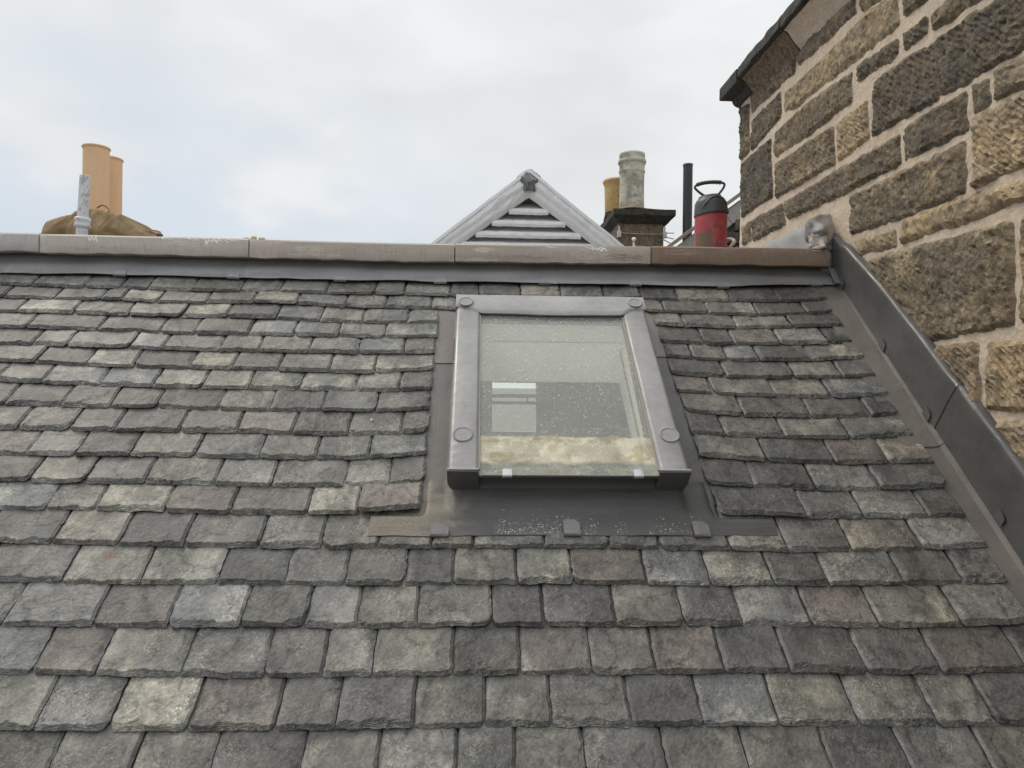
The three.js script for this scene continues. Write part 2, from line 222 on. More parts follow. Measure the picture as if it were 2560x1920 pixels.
function planarUV(g, s) {
  g = g.index ? g.toNonIndexed() : g; g.computeVertexNormals(); const p = g.attributes.position, n = g.attributes.normal, uv = [];
  for (let i = 0; i < p.count; i++) { const x = Math.abs(n.getX(i)), y = Math.abs(n.getY(i)), z = Math.abs(n.getZ(i)); if (y >= x && y >= z) uv.push(p.getX(i) / s, p.getZ(i) / s); else if (x >= z) uv.push(p.getZ(i) / s, p.getY(i) / s); else uv.push(p.getX(i) / s, p.getY(i) / s); }
  g.setAttribute('uv', new THREE.Float32BufferAttribute(uv, 2)); return g;
}
function box(x0, x1, y0, y1, z0, z1, s = 0.9) { const g = new THREE.BoxGeometry(x1 - x0, y1 - y0, z1 - z0); g.translate((x0 + x1) / 2, (y0 + y1) / 2, (z0 + z1) / 2); return planarUV(g, s); }
function rbox(x0, x1, y0, y1, z0, z1, r = 0.006, s = 0.9) {        // bevelled box
  const w = x1 - x0 - 2 * r, h = y1 - y0 - 2 * r, sh = new THREE.Shape(); sh.moveTo(-w / 2, -h / 2); sh.lineTo(w / 2, -h / 2); sh.lineTo(w / 2, h / 2); sh.lineTo(-w / 2, h / 2); sh.closePath();
  const g = new THREE.ExtrudeGeometry(sh, { depth: z1 - z0 - 2 * r, bevelEnabled: true, bevelSize: r, bevelThickness: r, bevelSegments: 2 });
  g.translate((x0 + x1) / 2, (y0 + y1) / 2, z0 + r); const nrm = g.attributes.normal.clone(); const q = planarUV(g, s); q.setAttribute('normal', nrm.count === q.attributes.position.count ? nrm : q.attributes.normal); return toCreasedNormals(q, 0.6);
}
function extr(pts, depth, bevel = 0, s = 0.9, seg = 2) { const sh = new THREE.Shape(pts.map(p => new THREE.Vector2(p[0], p[1]))); const g = new THREE.ExtrudeGeometry(sh, { depth, bevelEnabled: bevel > 0, bevelSize: bevel, bevelThickness: bevel, bevelSegments: seg, bevelOffset: -bevel }); return toCreasedNormals(planarUV(g, s), 0.6); }
function lathe(pts, seg = 40, s = 0.9) { const g = new THREE.LatheGeometry(pts.map(p => new THREE.Vector2(p[0], p[1])), seg); const uv = g.attributes.uv, p = g.attributes.position; for (let i = 0; i < uv.count; i++) uv.setXY(i, uv.getX(i) * 1.0, p.getY(i) / s); return g; }
function tube(pts, r, seg = 40, rs = 8, closed = false) { return new THREE.TubeGeometry(new THREE.CatmullRomCurve3(pts.map(p => new THREE.Vector3(...p)), closed), seg, r, rs, closed); }
const lerpPoly = (pl, t) => { const n = pl.length - 1, k = []; let L = 0; for (let i = 0; i < n; i++) { k.push(L); L += Math.hypot(pl[i + 1][0] - pl[i][0], pl[i + 1][1] - pl[i][1]); } k.push(L); const d = t * L; let i = 0; while (i < n - 1 && d > k[i + 1]) i++; const q = (d - k[i]) / (k[i + 1] - k[i]); return [mix(pl[i][0], pl[i + 1][0], q), mix(pl[i][1], pl[i + 1][1], q)]; };

// ---------------------------------------------------------------- the slated roof
const TONES = [   // base and vein colour, linear: grey, dark, purple-grey, olive, pale olive, yellow, blue-grey, light, brown, tan, rust-spotted
  [[0.150, 0.146, 0.132], [0.20, 0.195, 0.165]],
  [[0.098, 0.094, 0.086], [0.135, 0.128, 0.112]],
  [[0.108, 0.098, 0.096], [0.145, 0.128, 0.118]],
  [[0.160, 0.152, 0.124], [0.225, 0.212, 0.160]],
  [[0.200, 0.195, 0.155], [0.290, 0.275, 0.200]],
  [[0.235, 0.232, 0.185], [0.400, 0.370, 0.255]],
  [[0.195, 0.205, 0.215], [0.300, 0.300, 0.260]],
  [[0.190, 0.190, 0.178], [0.245, 0.240, 0.205]],
  [[0.150, 0.122, 0.102], [0.220, 0.175, 0.140]],
  [[0.205, 0.180, 0.138], [0.310, 0.260, 0.180]],
  [[0.235, 0.228, 0.180], [0.370, 0.340, 0.240]],
];
const VS = [0, 0.0015, 0.003, 0.0048, 0.007, 0.0095, 0.0122, 0.015, 0.0185, 0.023, 0.029, 0.038, 0.052, 0.07, 0.09, 0.112, 0.138];
function slateGeo(seed, w, L, E, t, tone, lift, skew) {
  const R = rng(seed), nu = Math.max(12, Math.round(w / 0.0095)), vs = VS.filter(v => v < E + 0.01); vs.push(L);
  const cl = R() < 0.45 ? 0.004 + R() * 0.03 : 0.003, cr = R() < 0.45 ? 0.004 + R() * 0.03 : 0.003, sd = seed * 1.37 + 0.31;
  const swl = R() < 0.5 ? 0.003 + R() * 0.004 : 0.008 + R() * 0.014, swr = R() < 0.5 ? 0.003 + R() * 0.004 : 0.008 + R() * 0.014;
  const strata = R() * 9; const bw0 = 0.010 + R() * 0.013, k = t / E, roll = (R() - 0.5) * 0.004, bow = (R() - 0.3) * 0.003, delam = R() < 0.4 ? [R() * 2 - 1, R() * 2 - 1, (R() - 0.3) * 0.06] : null;
  const [A, B] = TONES[tone].map((c, ci) => { const k = ci ? 2.1 : 1.8, l = (c[0] + c[1] + c[2]) / 3 * k, f = mix(1, 0.165 * k / l, ci ? 0.08 : 0.3); return [mix(c[0] * k, l * 1.01, 0.58) * f, mix(c[1] * k, l, 0.58) * f, mix(c[2] * k, l * 0.965, 0.58) * f]; }), warm = 0.86 + R() * 0.28, hue = (R() - 0.5) * 0.03, eb_ = 0.85 + 0.35 * R(), edge = mix3(A, [0.37, 0.375, 0.382], 0.5 + 0.3 * R()).map(v => v * eb_);
  const rust = tone === 10, P = [], C = [], U = [], u0 = R() * 3, v0 = R() * 3, fl = R() < 0.5 ? -1 : 1;
  const patch = 5 + R() * 7, thr = 0.40 + R() * 0.2;
  for (let i = 0; i <= nu; i++) {
    const u = i / nu, xu = u * w; let eb = (fbm(xu * 22, sd, 0, 3) - 0.5) * 0.011 + (n3(xu * 130, sd + 3) - 0.5) * 0.004 + skew * (u - 0.5);
    if (xu < cl) eb += cl - Math.sqrt(Math.max(0, cl * cl - (cl - xu) ** 2)); if (w - xu < cr) eb += cr - Math.sqrt(Math.max(0, cr * cr - (cr - w + xu) ** 2));
    const bw = bw0 * (0.35 + 1.5 * Math.pow(fbm(xu * 16, sd + 9, 0, 3), 1.4));
    const col = [], row = [], ur = [];
    for (let j = 0; j < vs.length; j++) {
      const v = vs[j], xl = (n3(v * 45, sd + 17) - 0.5) * 0.006 + (n3(v * 200, sd + 18) - 0.5) * 0.0022, xr = (n3(v * 45, sd + 27) - 0.5) * 0.006 + (n3(v * 200, sd + 28) - 0.5) * 0.0022;
      const x = mix(-w / 2 + xl, w / 2 + xr, u), s = eb * (1 - sm(0.05, 0.2, v)) + v;
      const e = 1 - clamp(v / bw); let drop = t * 0.78 * Math.pow(e, 0.85); const step = 0.0031, jag = (n3(x * 190 + sd, s * 260) - 0.5) * 0.004 * Math.min(1, e * 3);
      if (drop > 0) drop = mix(drop, Math.floor(drop / step + n3(x * 38, sd + 40) + 0.5 * n3(x * 110, sd + 44)) * step, 0.85) + jag;
      const dl = xu, dr = w - xu, el = 1 - clamp(dl / (swl * (0.3 + 1.3 * n3(v * 38, sd + 51)))), er = 1 - clamp(dr / (swr * (0.3 + 1.3 * n3(v * 38, sd + 61))));
      const side = Math.max(el, er); drop = Math.max(drop, t * 0.5 * side);
      let rel = (fbm(x * 9 + sd, s * 9, 0, 2) - 0.5) * 0.0034 + (n3(x * 55 + sd, s * 55) - 0.5) * 0.0007;
      if (delam) { const q = delam[0] * x + delam[1] * (s - E * 0.45) + delam[2] + (fbm(x * 20, s * 20 + sd, 0, 2) - 0.5) * 0.03; rel -= 0.0028 * sm(-0.001, 0.0015, q); }
      row.push([x, t + lift - k * v * (1 + lift / t * 0.6) - Math.max(0, drop) + rel + roll * (u - 0.5) * 2 + bow * (u - 0.5) ** 2 * 4, -s]);
      const m = sm(thr - 0.06, thr + 0.14, fbm(x * patch + sd, s * patch + 3.1, 0, 5)), fine = 0.9 + 0.2 * n3(x * 90 + sd, s * 90);
      let c = mix3(A, B, m).map(q => q * warm * fine); c[0] *= 1 + hue; c[2] *= 1 - hue;
      const ed = clamp(Math.max(Math.pow(e, 0.6) * (0.35 + 0.65 * n3(x * 120, s * 160 + sd)), side > 0.02 ? 0.75 : 0)); c = mix3(c, edge, ed * 0.8); if (e > 0.02) { const ly = n3(x * 26 + sd, drop * 900 + strata) * 0.6 + 0.4 * n3(x * 90 + sd, drop * 1700); c = c.map(q2 => q2 * (0.45 + 1.15 * ly)); }
      if (rust) { const q = sm(0.034, 0.008, Math.hypot(x + 0.01, (s - 0.115) * 1.2) + (fbm(x * 60, s * 60, 0, 3) - 0.5) * 0.03); c = mix3(c, [0.40, 0.17, 0.06], q * 0.85); }
      col.push(c); ur.push([(x * fl) / 1.3 + u0, s / 1.3 + v0]);
    }
    P.push(row); C.push(col); U.push(ur);
  }
  // rim: right side, bottom and left side drop to the underside
  const pos = [], uv = [], cc = [], tri = [], n = vs.length;
  const push = (p, q, c) => { pos.push(...p); uv.push(...q); cc.push(...c); return pos.length / 3 - 1; };
  const id = P.map((r, i) => r.map((p, j) => push(p, U[i][j], C[i][j])));
  for (let i = 0; i < nu; i++) for (let j = 0; j < n - 1; j++) tri.push(id[i][j], id[i + 1][j], id[i + 1][j + 1], id[i][j], id[i + 1][j + 1], id[i][j + 1]);
  const rim = []; for (let j = n - 1; j > 0; j--) rim.push([0, j]); for (let i = 0; i <= nu; i++) rim.push([i, 0]); for (let j = 1; j < n; j++) rim.push([nu, j]);
  const lo = rim.map(([i, j]) => { const p = P[i][j], f = j === 0 ? 0.15 : 0; return push([p[0] * 0.99, lift - k * vs[j] - 0.003, p[2] - 0.009 * (j === 0)], [U[i][j][0], U[i][j][1] - 0.01], C[i][j].map(v => v * 0.95)); });
  const hi = rim.map(([i, j]) => push(P[i][j], U[i][j], C[i][j]));
  for (let q = 0; q < rim.length - 1; q++) tri.push(hi[q], lo[q], lo[q + 1], hi[q], lo[q + 1], hi[q + 1]);
  const g = new THREE.BufferGeometry(); g.setAttribute('position', new THREE.Float32BufferAttribute(pos, 3)); g.setAttribute('uv', new THREE.Float32BufferAttribute(uv, 2)); g.setAttribute('color', new THREE.Float32BufferAttribute(cc, 3)); g.setIndex(tri);
  return toCreasedNormals(g, 0.42);
}
const slateRoof = roofThing('slate_roof', 'pitched roof of overlapping grey slates around the skylight', 'roof');
{
  const R = rng(77), list = [], usual = [0, 0, 3, 1, 3, 0, 7, 2, 0, 3, 1], pick = () => usual[Math.floor(R() * usual.length)];
  const rowS = {}, gauge = r => r < 4 ? 0.126 : r < 8 ? 0.135 : r < 13 ? 0.147 : 0.166;
  for (const [row, tn_, f] of ROWS) {
    const n = f.length / 2; rowS[row] = rowS[row] || f[1];
    for (let i = 0; i < n - 1; i++) list.push({ row, x0: f[2 * i], s0: f[2 * i + 1], x1: f[2 * i + 2], s1: f[2 * i + 3], tone: tn_[i], pri: 0 });
    if (f[0] < -1) { let x = f[0], q = 0; while (x > -3.5) { const w = 0.15 + 0.09 * R(); list.push({ row, x0: x - w, s0: f[1] + 0.004 * (R() - 0.5), x1: x, s1: f[1], tone: pick(), pri: 1 + q++ }); x -= w; } }
    if (row > 12 && f[2 * n - 2] < 1.94) { list.push({ row, x0: f[2 * n - 2], s0: f[2 * n - 1], x1: 1.97, s1: f[2 * n - 1], tone: 1, pri: 1 }); }
  }
  for (let row = 19; row < 23; row++) { let x = -3.3; const s = -1.762 - 0.172 * (row - 18); while (x < 1.9) { const w = Math.min(0.155 + 0.09 * R(), 1.97 - x); list.push({ row, x0: x, s0: s + 0.004 * (R() - 0.5), x1: x + w, s1: s, tone: pick(), pri: row - 12 }); x += w; } }
  list.sort((a, b) => a.pri - b.pri);
  const rest = [];
  list.forEach((q, i) => {
    const w = q.x1 - q.x0 - 0.0035 - 0.002 * R(), E = gauge(q.row), s = (q.s0 + q.s1) / 2, cx = (q.x0 + q.x1) / 2;
    const nearApron = q.row === 12 && (q.x1 > -0.45 && q.x0 < 1.2), t = 0.0135 + 0.0055 * R();
    const g = slateGeo(1000 + i * 7, w, E * 2.05, E, t, q.tone, (nearApron ? 0.017 : 0.0065 * R() * R() + 0.001), (q.s1 - q.s0) * 0.9);
    if (i < 300) { const m = part('slate' + (i ? '_' + String(i).padStart(3, '0') : ''), g, M.slate, slateRoof); m.position.set(cx, 0, -s); }
    else { g.translate(cx, 0, -s); rest.push(g); }
  });
  const m = part('slate_rows', mergeGeometries(rest), M.slate, slateRoof); m.userData.kind = 'stuff';
  // boarding under the slates, open where the skylight sits
  const D = [box(-3.6, 0.0, -0.06, -0.035, -1.04, 2.4), box(0.72, 2.07, -0.06, -0.035, -1.04, 2.4), box(0.0, 0.72, -0.06, -0.035, -1.04, -0.42), box(0.0, 0.72, -0.06, -0.035, 0.62, 2.4)];
  part('roof_boarding', D, M.deck, slateRoof);
}

// ---------------------------------------------------------------- skylight
const sky_ = roofThing('skylight', 'lead-framed skylight with a dirty glass pane set in the slate roof', 'skylight');
{
  const H = 0.13, curb = M.leadShaded;
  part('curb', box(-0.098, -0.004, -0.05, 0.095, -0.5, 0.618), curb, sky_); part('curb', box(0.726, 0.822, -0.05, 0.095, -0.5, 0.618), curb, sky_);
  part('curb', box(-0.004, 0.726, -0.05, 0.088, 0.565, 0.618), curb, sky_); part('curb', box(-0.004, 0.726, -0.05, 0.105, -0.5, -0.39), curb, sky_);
  // side rails: rounded lead rolls running up the slope
  for (const [a, b] of [[-0.118, 0.0], [0.722, 0.842]]) {
    const outer = a < 0 ? a : b, inner = a < 0 ? b : a, dir = Math.sign(inner - outer), N = 46, P = [];
    const prof = [[0, 0.03], [0, 0.07], [0, 0.112], [0.003, 0.122], [0.009, 0.1285], [0.018, 0.131], [0.06, 0.132], [0.104, 0.131], [0.113, 0.1285], [0.118, 0.122], [0.119, 0.108]];
    for (let i = 0; i <= N; i++) { const s = mix(-0.652, 0.43, i / N); P.push(prof.map(([q, h], j) => { const wob = (fbm(s * 5 + a * 9, j * 0.8, 0, 3) - 0.5) * 0.004; return [outer + dir * q + wob * 0.6, h + wob, -s]; })); }
    const g = mergeGeometries([toCreasedNormals(gridGeo(P, P.map((r, i) => r.map((p, j) => [p[0] / 0.9 + 0.3, p[2] / 0.9]))), 1.0)]);
    part('side_rail', g, M.leadRail, sky_);
    // end cap, a folded plate below the soldered edge, shade partly in its colour
    const cap = [[outer - dir * 0.004, 0.133], [inner + dir * 0.003, 0.131], [inner + dir * 0.002, 0.006], [outer + dir * 0.03, 0.008], [outer + dir * 0.006, 0.03], [outer - dir * 0.004, 0.06]];
    const cg = extr(cap.map(p => [p[0], p[1]]), 0.012, 0.003); cg.translate(0, 0, 0.648); part('end_cap', cg, M.leadShaded, sky_);
    const bead = []; for (let i = 0; i <= 26; i++) { const q = new THREE.SphereGeometry(0.0048, 6, 5); q.scale(1.25, 1, 1); q.translate(mix(outer, inner, i / 26), 0.1335, 0.653 + 0.001 * Math.sin(i * 2.1)); bead.push(q); }
    part('solder_seam', bead, M.solder, sky_);
  }
  // top rail with scooped lower corners, lying over the side rails
  const sh = []; const x0 = -0.12, x1 = 0.844;
  const low = x => 0.378 + 0.05 * (1 - sm(0.0, 0.095, x - x0 - 0.045)) + 0.05 * (1 - sm(0.0, 0.095, x1 - 0.045 - x)) + 0.004 * Math.sin((x - x0) * 9);
  const TP = []; for (let i = 0; i <= 60; i++) { const x = mix(x0, x1, i / 60), l = low(x), col = []; for (let j = 0; j <= 10; j++) { const s = mix(l, 0.53, j / 10), bulge = 0.139 + 0.003 * Math.sin(j / 10 * Math.PI) + (fbm(x * 6, s * 12, 0, 3) - 0.5) * 0.004 - 0.006 * (j === 0); col.push([x, bulge, -s]); } col.push([x, 0.125, -0.538], [x, 0.04, -0.54]); TP.push(col); }
  part('top_rail', sheet(TP, [0, -0.006, 0]), M.leadRail, sky_);
  part('rail_packing', box(-0.1, 0.83, 0.07, 0.128, -0.52, -0.395), M.leadShaded, sky_);
  for (const x of [-0.1195, 0.8435]) part('top_rail_end', box(x - 0.002, x + 0.002, 0.03, 0.138, -0.53, -0.43), M.leadRail, sky_);
  // the soldered dots
  for (const [x, s, r, h] of [[-0.07, 0.462, 0.033, 0.1425], [0.795, 0.474, 0.033, 0.1425], [-0.064, -0.462, 0.038, 0.1325], [0.796, -0.457, 0.038, 0.1325]]) {
    const g = new THREE.CylinderGeometry(r * 0.86, r, 0.004, 32); const d = part('solder_dot', planarUV(g, 0.9), M.leadDot, sky_); d.position.set(x, h + 0.001, -s);
    const ring = []; for (let i = 0; i < 22; i++) { const a = i / 22 * Math.PI * 2, q = new THREE.SphereGeometry(0.006, 7, 5); q.scale(1, 0.85, 1); q.translate(Math.cos(a) * r, 0.0008, Math.sin(a) * r); ring.push(q); }
    part('solder_ring', ring, M.solder, d);
  }
  // glass, its dirt, the clips holding it
  const glass = new THREE.MeshPhysicalMaterial({ color: RGB(0.975, 0.985, 0.965), roughness: 0.02, transmission: 1, thickness: 0, ior: 1.52, side: THREE.DoubleSide });
  const pg = new THREE.BoxGeometry(0.722, 0.006, 1.062); pg.translate(0.361, 0.112, 0.137); const pane = part('glass_pane', pg, glass, sky_);

  const dA = (u, v) => {                                   // u across, v 0 at the foot; even pale base also paints sky sheen
    const f = fbm(u * 8, v * 11, 3.3, 4), fine = fbm(u * 110, v * 160, 7.7, 2), spec = sm(0.66, 0.78, fbm(u * 120 + 5, v * 170, 17.7, 2));
    const footEdge = 0.205 + 0.012 * (fbm(u * 9, 4.2, 0, 4) - 0.5) * 2, foot = sm(footEdge, footEdge - 0.012, v) * (0.75 + 0.25 * fbm(u * 10, v * 30, 0, 4)), growth = sm(0.42, 0.6, fbm(u * 7, v * 16 + 3, 0, 4)) * foot;
    const splash = sm(0.56, 0.7, fbm(u * 26, v * 26, 0, 4)) * sm(0.34, 0.14, v) * 0.5;
    return [0.15 + 0.13 * f + 0.08 * fine + 0.5 * spec * (0.3 + 0.7 * f) + splash * 0.22 * fine * 2, foot, growth];
  };
  const alpha = tex(512, 768, (u, v) => { const [a, f, g] = dA(u, v); const gap = sm(0.075, 0.045, v + 0.02 * (fbm(u * 14, 8, 0, 3) - 0.5)) * 0.34, k = clamp(a + (0.30 + 0.25 * fbm(u * 16, v * 22, 0, 5)) * f + 0.34 * g * f - gap); return [k, k, k]; }, false);
  const dirtSheenC = tex(512, 768, (u, v) => { const [a, f, g] = dA(u, v); let c = [0.64, 0.65, 0.59]; c = mix3(c, [0.68, 0.62, 0.46], f * 0.85); const br = sm(0.5, 0.68, fbm(u * 12 + 9, v * 22 + 2, 0, 4)) * f; c = mix3(c, [0.34, 0.27, 0.13], br * 0.55); c = mix3(c, [0.40, 0.42, 0.38], sm(0.07, 0.05, v + 0.02 * (fbm(u * 14, 8, 0, 3) - 0.5)) * 0.7); return c; });
  const dirt = std({ map: dirtSheenC, alphaMap: alpha, transparent: true, roughness: 0.95 });
  const dg = new THREE.PlaneGeometry(0.718, 1.058); dg.rotateX(-Math.PI / 2); dg.translate(0.361, 0.1156, 0.137); part('dirt_sheen_film', dg, dirt, sky_, 'pale dust, algae and yellowish grime on the pane with a painted pale sheen');
  const zinc = std({ color: RGB(0.62, 0.63, 0.65), roughness: 0.38, metalness: 0.6, map: leadMap });
  for (const x of [0.115, 0.637]) { const P = [[0, 0.1175, 0.635], [0, 0.118, 0.655], [0, 0.1175, 0.669], [0, 0.113, 0.673], [0, 0.106, 0.673], [0, 0.101, 0.668], [0, 0.1, 0.65]], G = [-0.019, -0.01, 0, 0.01, 0.019].map(dx => P.map(p => [x + dx, p[1] + 0.0008 * Math.cos(dx * 160), p[2]])); part('glass_clip', sheet(G, [0, -0.0012, 0]), zinc, sky_); }
  const putty = std({ color: RGB(0.33, 0.31, 0.25), roughness: 0.95, bumpMap: stoneBump, bumpScale: 0.003 });
  part('putty_bead', box(0.0, 0.007, 0.113, 0.121, -0.38, 0.64), putty, sky_); part('putty_bead', box(0.715, 0.722, 0.113, 0.121, -0.38, 0.64), putty, sky_);
  part('foot_bar', rbox(-0.002, 0.724, 0.088, 0.1085, 0.566, 0.66, 0.003), M.leadShaded, sky_);
}

// ---------------------------------------------------------------- lead around the skylight
{
  const a = roofThing('lead_apron', 'dark lead apron below the skylight held by three folded clips', 'flashing');
  const spots = new Float32Array(1024 * 256), R = rng(5);
  for (let k = 0; k < 3200; k++) { const u = 0.3 + 0.52 * R(), v = 0.02 + Math.abs(R() + R() + R() - 1.5) * 0.38, rr = 0.45 + R() * R() * R() * 2.6, x = u * 1024, y = v * 256; if (R() > Math.exp(-v * 4.2) * sm(0.25, 0.62, n3(u * 26, 3.3))) continue; for (let j = -5; j <= 5; j++) for (let i = -5; i <= 5; i++) { const X = Math.round(x + i), Y = Math.round(y + j); if (X < 0 || Y < 0 || X > 1023 || Y > 255) continue; if (Math.hypot(i, j * 0.9) < rr * (0.7 + 0.6 * h3(X, Y, 2))) spots[Y * 1024 + X] = 0.25 + 0.6 * R(); } }
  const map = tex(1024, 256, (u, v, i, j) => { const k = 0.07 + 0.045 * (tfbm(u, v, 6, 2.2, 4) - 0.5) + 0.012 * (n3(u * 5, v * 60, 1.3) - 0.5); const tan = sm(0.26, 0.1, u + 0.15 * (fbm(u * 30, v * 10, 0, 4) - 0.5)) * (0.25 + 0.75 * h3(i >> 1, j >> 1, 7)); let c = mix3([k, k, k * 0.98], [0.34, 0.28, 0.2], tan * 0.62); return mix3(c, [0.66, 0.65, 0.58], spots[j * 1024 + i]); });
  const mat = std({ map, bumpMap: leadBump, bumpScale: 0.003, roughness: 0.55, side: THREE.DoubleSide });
  const P = [], U = []; for (let i = 0; i <= 110; i++) {
    const x = mix(-0.412, 1.162, i / 110), col = [], uc = [], mid = sm(-0.115, -0.1, x) * sm(0.84, 0.825, x), sTop = mix(-0.60, -0.62, mid), wav = (fbm(x * 9, 3.3, 0, 3) - 0.5) * 0.01;
    for (let j = 0; j <= 28; j++) { const q = j / 28, s = mix(-0.882 + wav, sTop, q), up = mid * 0.075 * Math.pow(sm(0.86, 1.0, q), 1.8); col.push([x, 0.0165 + 0.003 * (fbm(x * 7, s * 7, 0, 3) - 0.5) + 0.006 * mid * sm(0.1, 0.5, q) + up - 0.024 * sm(-0.195, -0.225, x) * sm(-0.80, -0.76, s) - 0.024 * sm(0.925, 0.955, x) * sm(-0.81, -0.77, s) - 0.012 * (sm(-0.1, -0.13, x) + sm(0.81, 0.84, x)) * sm(-0.78, -0.72, s), -s]); uc.push([i / 110, q]); }
    
    P.push(col); U.push(uc);
  }
  const top = gridGeo(P, U), rim = gridGeo([P.map(r => r[0]), P.map(r => [r[0][0], r[0][1] - 0.004, r[0][2] - 0.001])], [U.map(r => r[0]), U.map(r => r[0])]);
  const sideL = gridGeo([P[0], P[0].map(p => [p[0], p[1] - 0.004, p[2]])], [U[0], U[0]]), sideR = gridGeo([P[110], P[110].map(p => [p[0], p[1] - 0.004, p[2]])], [U[110], U[110]]);
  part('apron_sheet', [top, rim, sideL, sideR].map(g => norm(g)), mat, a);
  const cm = lead(0.21, 0.205, 0.2);
  for (const [x0, x1, s0, s1] of [[-0.176, -0.109, -0.892, -0.838], [0.329, 0.393, -0.888, -0.815], [0.831, 0.894, -0.892, -0.822]]) {
    const G = []; for (let i = 0; i <= 8; i++) { const q = i / 8, x = mix(x0, x1, q), cut = Math.max(0, 0.25 - q) * 0.02 + Math.max(0, q - 0.72) * 0.06, c = []; for (const s of [s1 - cut, mix(s0, s1, 0.6), mix(s0, s1, 0.25), s0 + 0.005]) c.push([x, 0.0285 + 0.002 * n3(x * 60, s * 60) + 0.002 * (1 - q), -s]); c.push([x, 0.026, -s0], [x, 0.018, -s0 - 0.001], [x, 0.012, -s0 - 0.006]); G.push(c); } part('lead_clip', sheet(G, [0, -0.003, 0]), cm, a);
  }
  // channels either side, lead strips running under the slates
  const strip = (name, label, xa, xb, h, sTop, sBot, roundSide, mat, pinkTo) => {
    const o = roofThing(name, label, 'flashing', 'lead channels beside the skylight'), n = 34;
    const mk = (s0, s1, hh, round) => { const P = []; for (let i = 0; i <= n; i++) { const q = i / n, s = mix(s0, s1, q), c = []; for (let j = 0; j <= 8; j++) { let x = mix(xa, xb, j / 8); const inner = roundSide > 0 ? j / 8 : 1 - j / 8; const ss = s + (round ? Math.pow(Math.max(0, inner - 0.55) / 0.45, 2) * 0.05 * (1 - q) : 0); c.push([x, hh + 0.002 * (fbm(x * 20, s * 9, 0, 3) - 0.5) + (inner > 0.9 ? 0.012 : 0), -ss]); } P.push(c); } return sheet(P, [0, -0.004, 0]); };
    part('channel_sheet', mk(sBot, pinkTo, h, true), mat, o); part('channel_sheet', mk(pinkTo - 0.02, sTop, h + 0.004, false), M.leadSidePink, o, 'brownish upper lead sheet'); if (name) part('weld_seam', (() => { const g = []; for (let i = 0; i < 28; i++) { const q = new THREE.SphereGeometry(0.0022, 5, 4); q.translate(mix(xa, xb, roundSide > 0 ? 0.82 : 0.18), h + 0.008, -(pinkTo + 0.006 * i)); g.push(q); } return g; })(), M.leadSidePink, o); return o;
  };
  strip('lead_channel', 'narrow lead channel along the skylight on its chimney-pot and tarpaulin side', -0.245, -0.1, -0.006, 0.6, -0.709, 1, M.leadSide, 0.17);
  strip('lead_channel', 'narrow dark lead channel between the skylight and the slates toward the stone wall', 0.824, 0.965, -0.006, 0.6, -0.716, -1, lead(0.125, 0.118, 0.11), 0.24);
  const back = roofThing('lead_back_gutter', 'lead gutter sheet tucked behind the skylight top under the upper slates', 'flashing');
  part('gutter_sheet', box(-0.3, 1.02, -0.014, -0.01, -0.75, -0.52), M.leadSide, back);
}

// ---------------------------------------------------------------- ridge: flashing and coping
{
  const o = roofThing('ridge_flashing', 'long grey lead flashing dressed over the top slates below the coping', 'flashing');
  const mats = [lead(0.31, 0.31, 0.31), M.leadRidge, lead(0.32, 0.32, 0.327), lead(0.29, 0.287, 0.287)], X = [-3.7, -2.58, -1.3, 0.43, 2.066];
  const edge = x => 0.822 + 0.016 * sm(0, -2.4, x) + 0.035 * sm(1.3, 2.06, x) + (fbm(x * 4.2 + 50, 2.2, 0, 3) - 0.5) * 0.022;
  for (let k = 0; k < 4; k++) {
    const n = Math.round((X[k + 1] - X[k]) / 0.03), P = [];
    for (let i = 0; i <= n; i++) {
      const q = i / n, x = mix(X[k], X[k + 1] + (k < 3 ? 0.03 : 0), q), e = edge(x), up = k * 0.0025, c = [];
      for (let j = 0; j <= 9; j++) { const t = j / 9, s = mix(e, 1.035, t); c.push([x + (k < 3 && i === n ? -0.05 * (1 - t) : 0), 0.0165 + up + 0.010 * t * t + (fbm(x * 3, s * 30, 0, 3) - 0.5) * 0.006 + 0.003 * Math.sin(s * 75 + n3(x * 2, 1) * 3), -s]); }
      // turn up behind the coping: world vertical is (sin pitch) along -z and (cos pitch) along +y of the roof frame
      const last = c[9]; for (const d of [0.008, 0.025, 0.05, 0.07]) c.push([last[0], last[1] + d * Math.cos(PITCH), last[2] - d * Math.sin(PITCH)]);
      P.push(c);
    }
    part('flashing_sheet', sheet(P, [0, -0.003, 0], 0.9, 0.9), mats[k], o);
  }
  const cm = lead(0.31, 0.31, 0.315);
  for (const x of [-1.96, -1.35, -0.77, -0.22, 0.36, 0.87, 1.37, 1.92]) {
    const G = []; for (let i = 0; i <= 8; i++) { const q = i / 8 * 2 - 1, xx = x + q * 0.034, e = edge(xx), r = 0.034 * Math.sqrt(Math.max(0, 1 - Math.pow(Math.abs(q), 3))) + 0.004, c = []; for (const t of [1, 0.6, 0.2, 0]) c.push([xx, 0.0265 + 0.0015 * t, -(e + r * t)]); c.push([xx, 0.023, -(e - 0.004)], [xx, 0.014, -(e - 0.005)]); G.push(c); }
    part('flashing_clip', sheet(G, [0, -0.002, 0]), cm, o);
  }
  part('flashing_end', (() => { const P = []; for (let i = 0; i <= 10; i++) { const x = -2.85 + 0.32 * i / 10, c = []; for (let j = 0; j <= 4; j++) c.push([x, 0.05 + 0.004 * Math.sin(i) + 0.012 * j / 4, -(0.985 + 0.012 * (1 - Math.pow(i / 10, 3)) * 0 + 0.02 * j / 4 + 0.02 * Math.pow(i / 10, 2))]); P.push(c); } return sheet(P, [0, -0.004, 0]); })(), lead(0.36, 0.29, 0.22), o, 'short brown lead tongue under the coping');
}
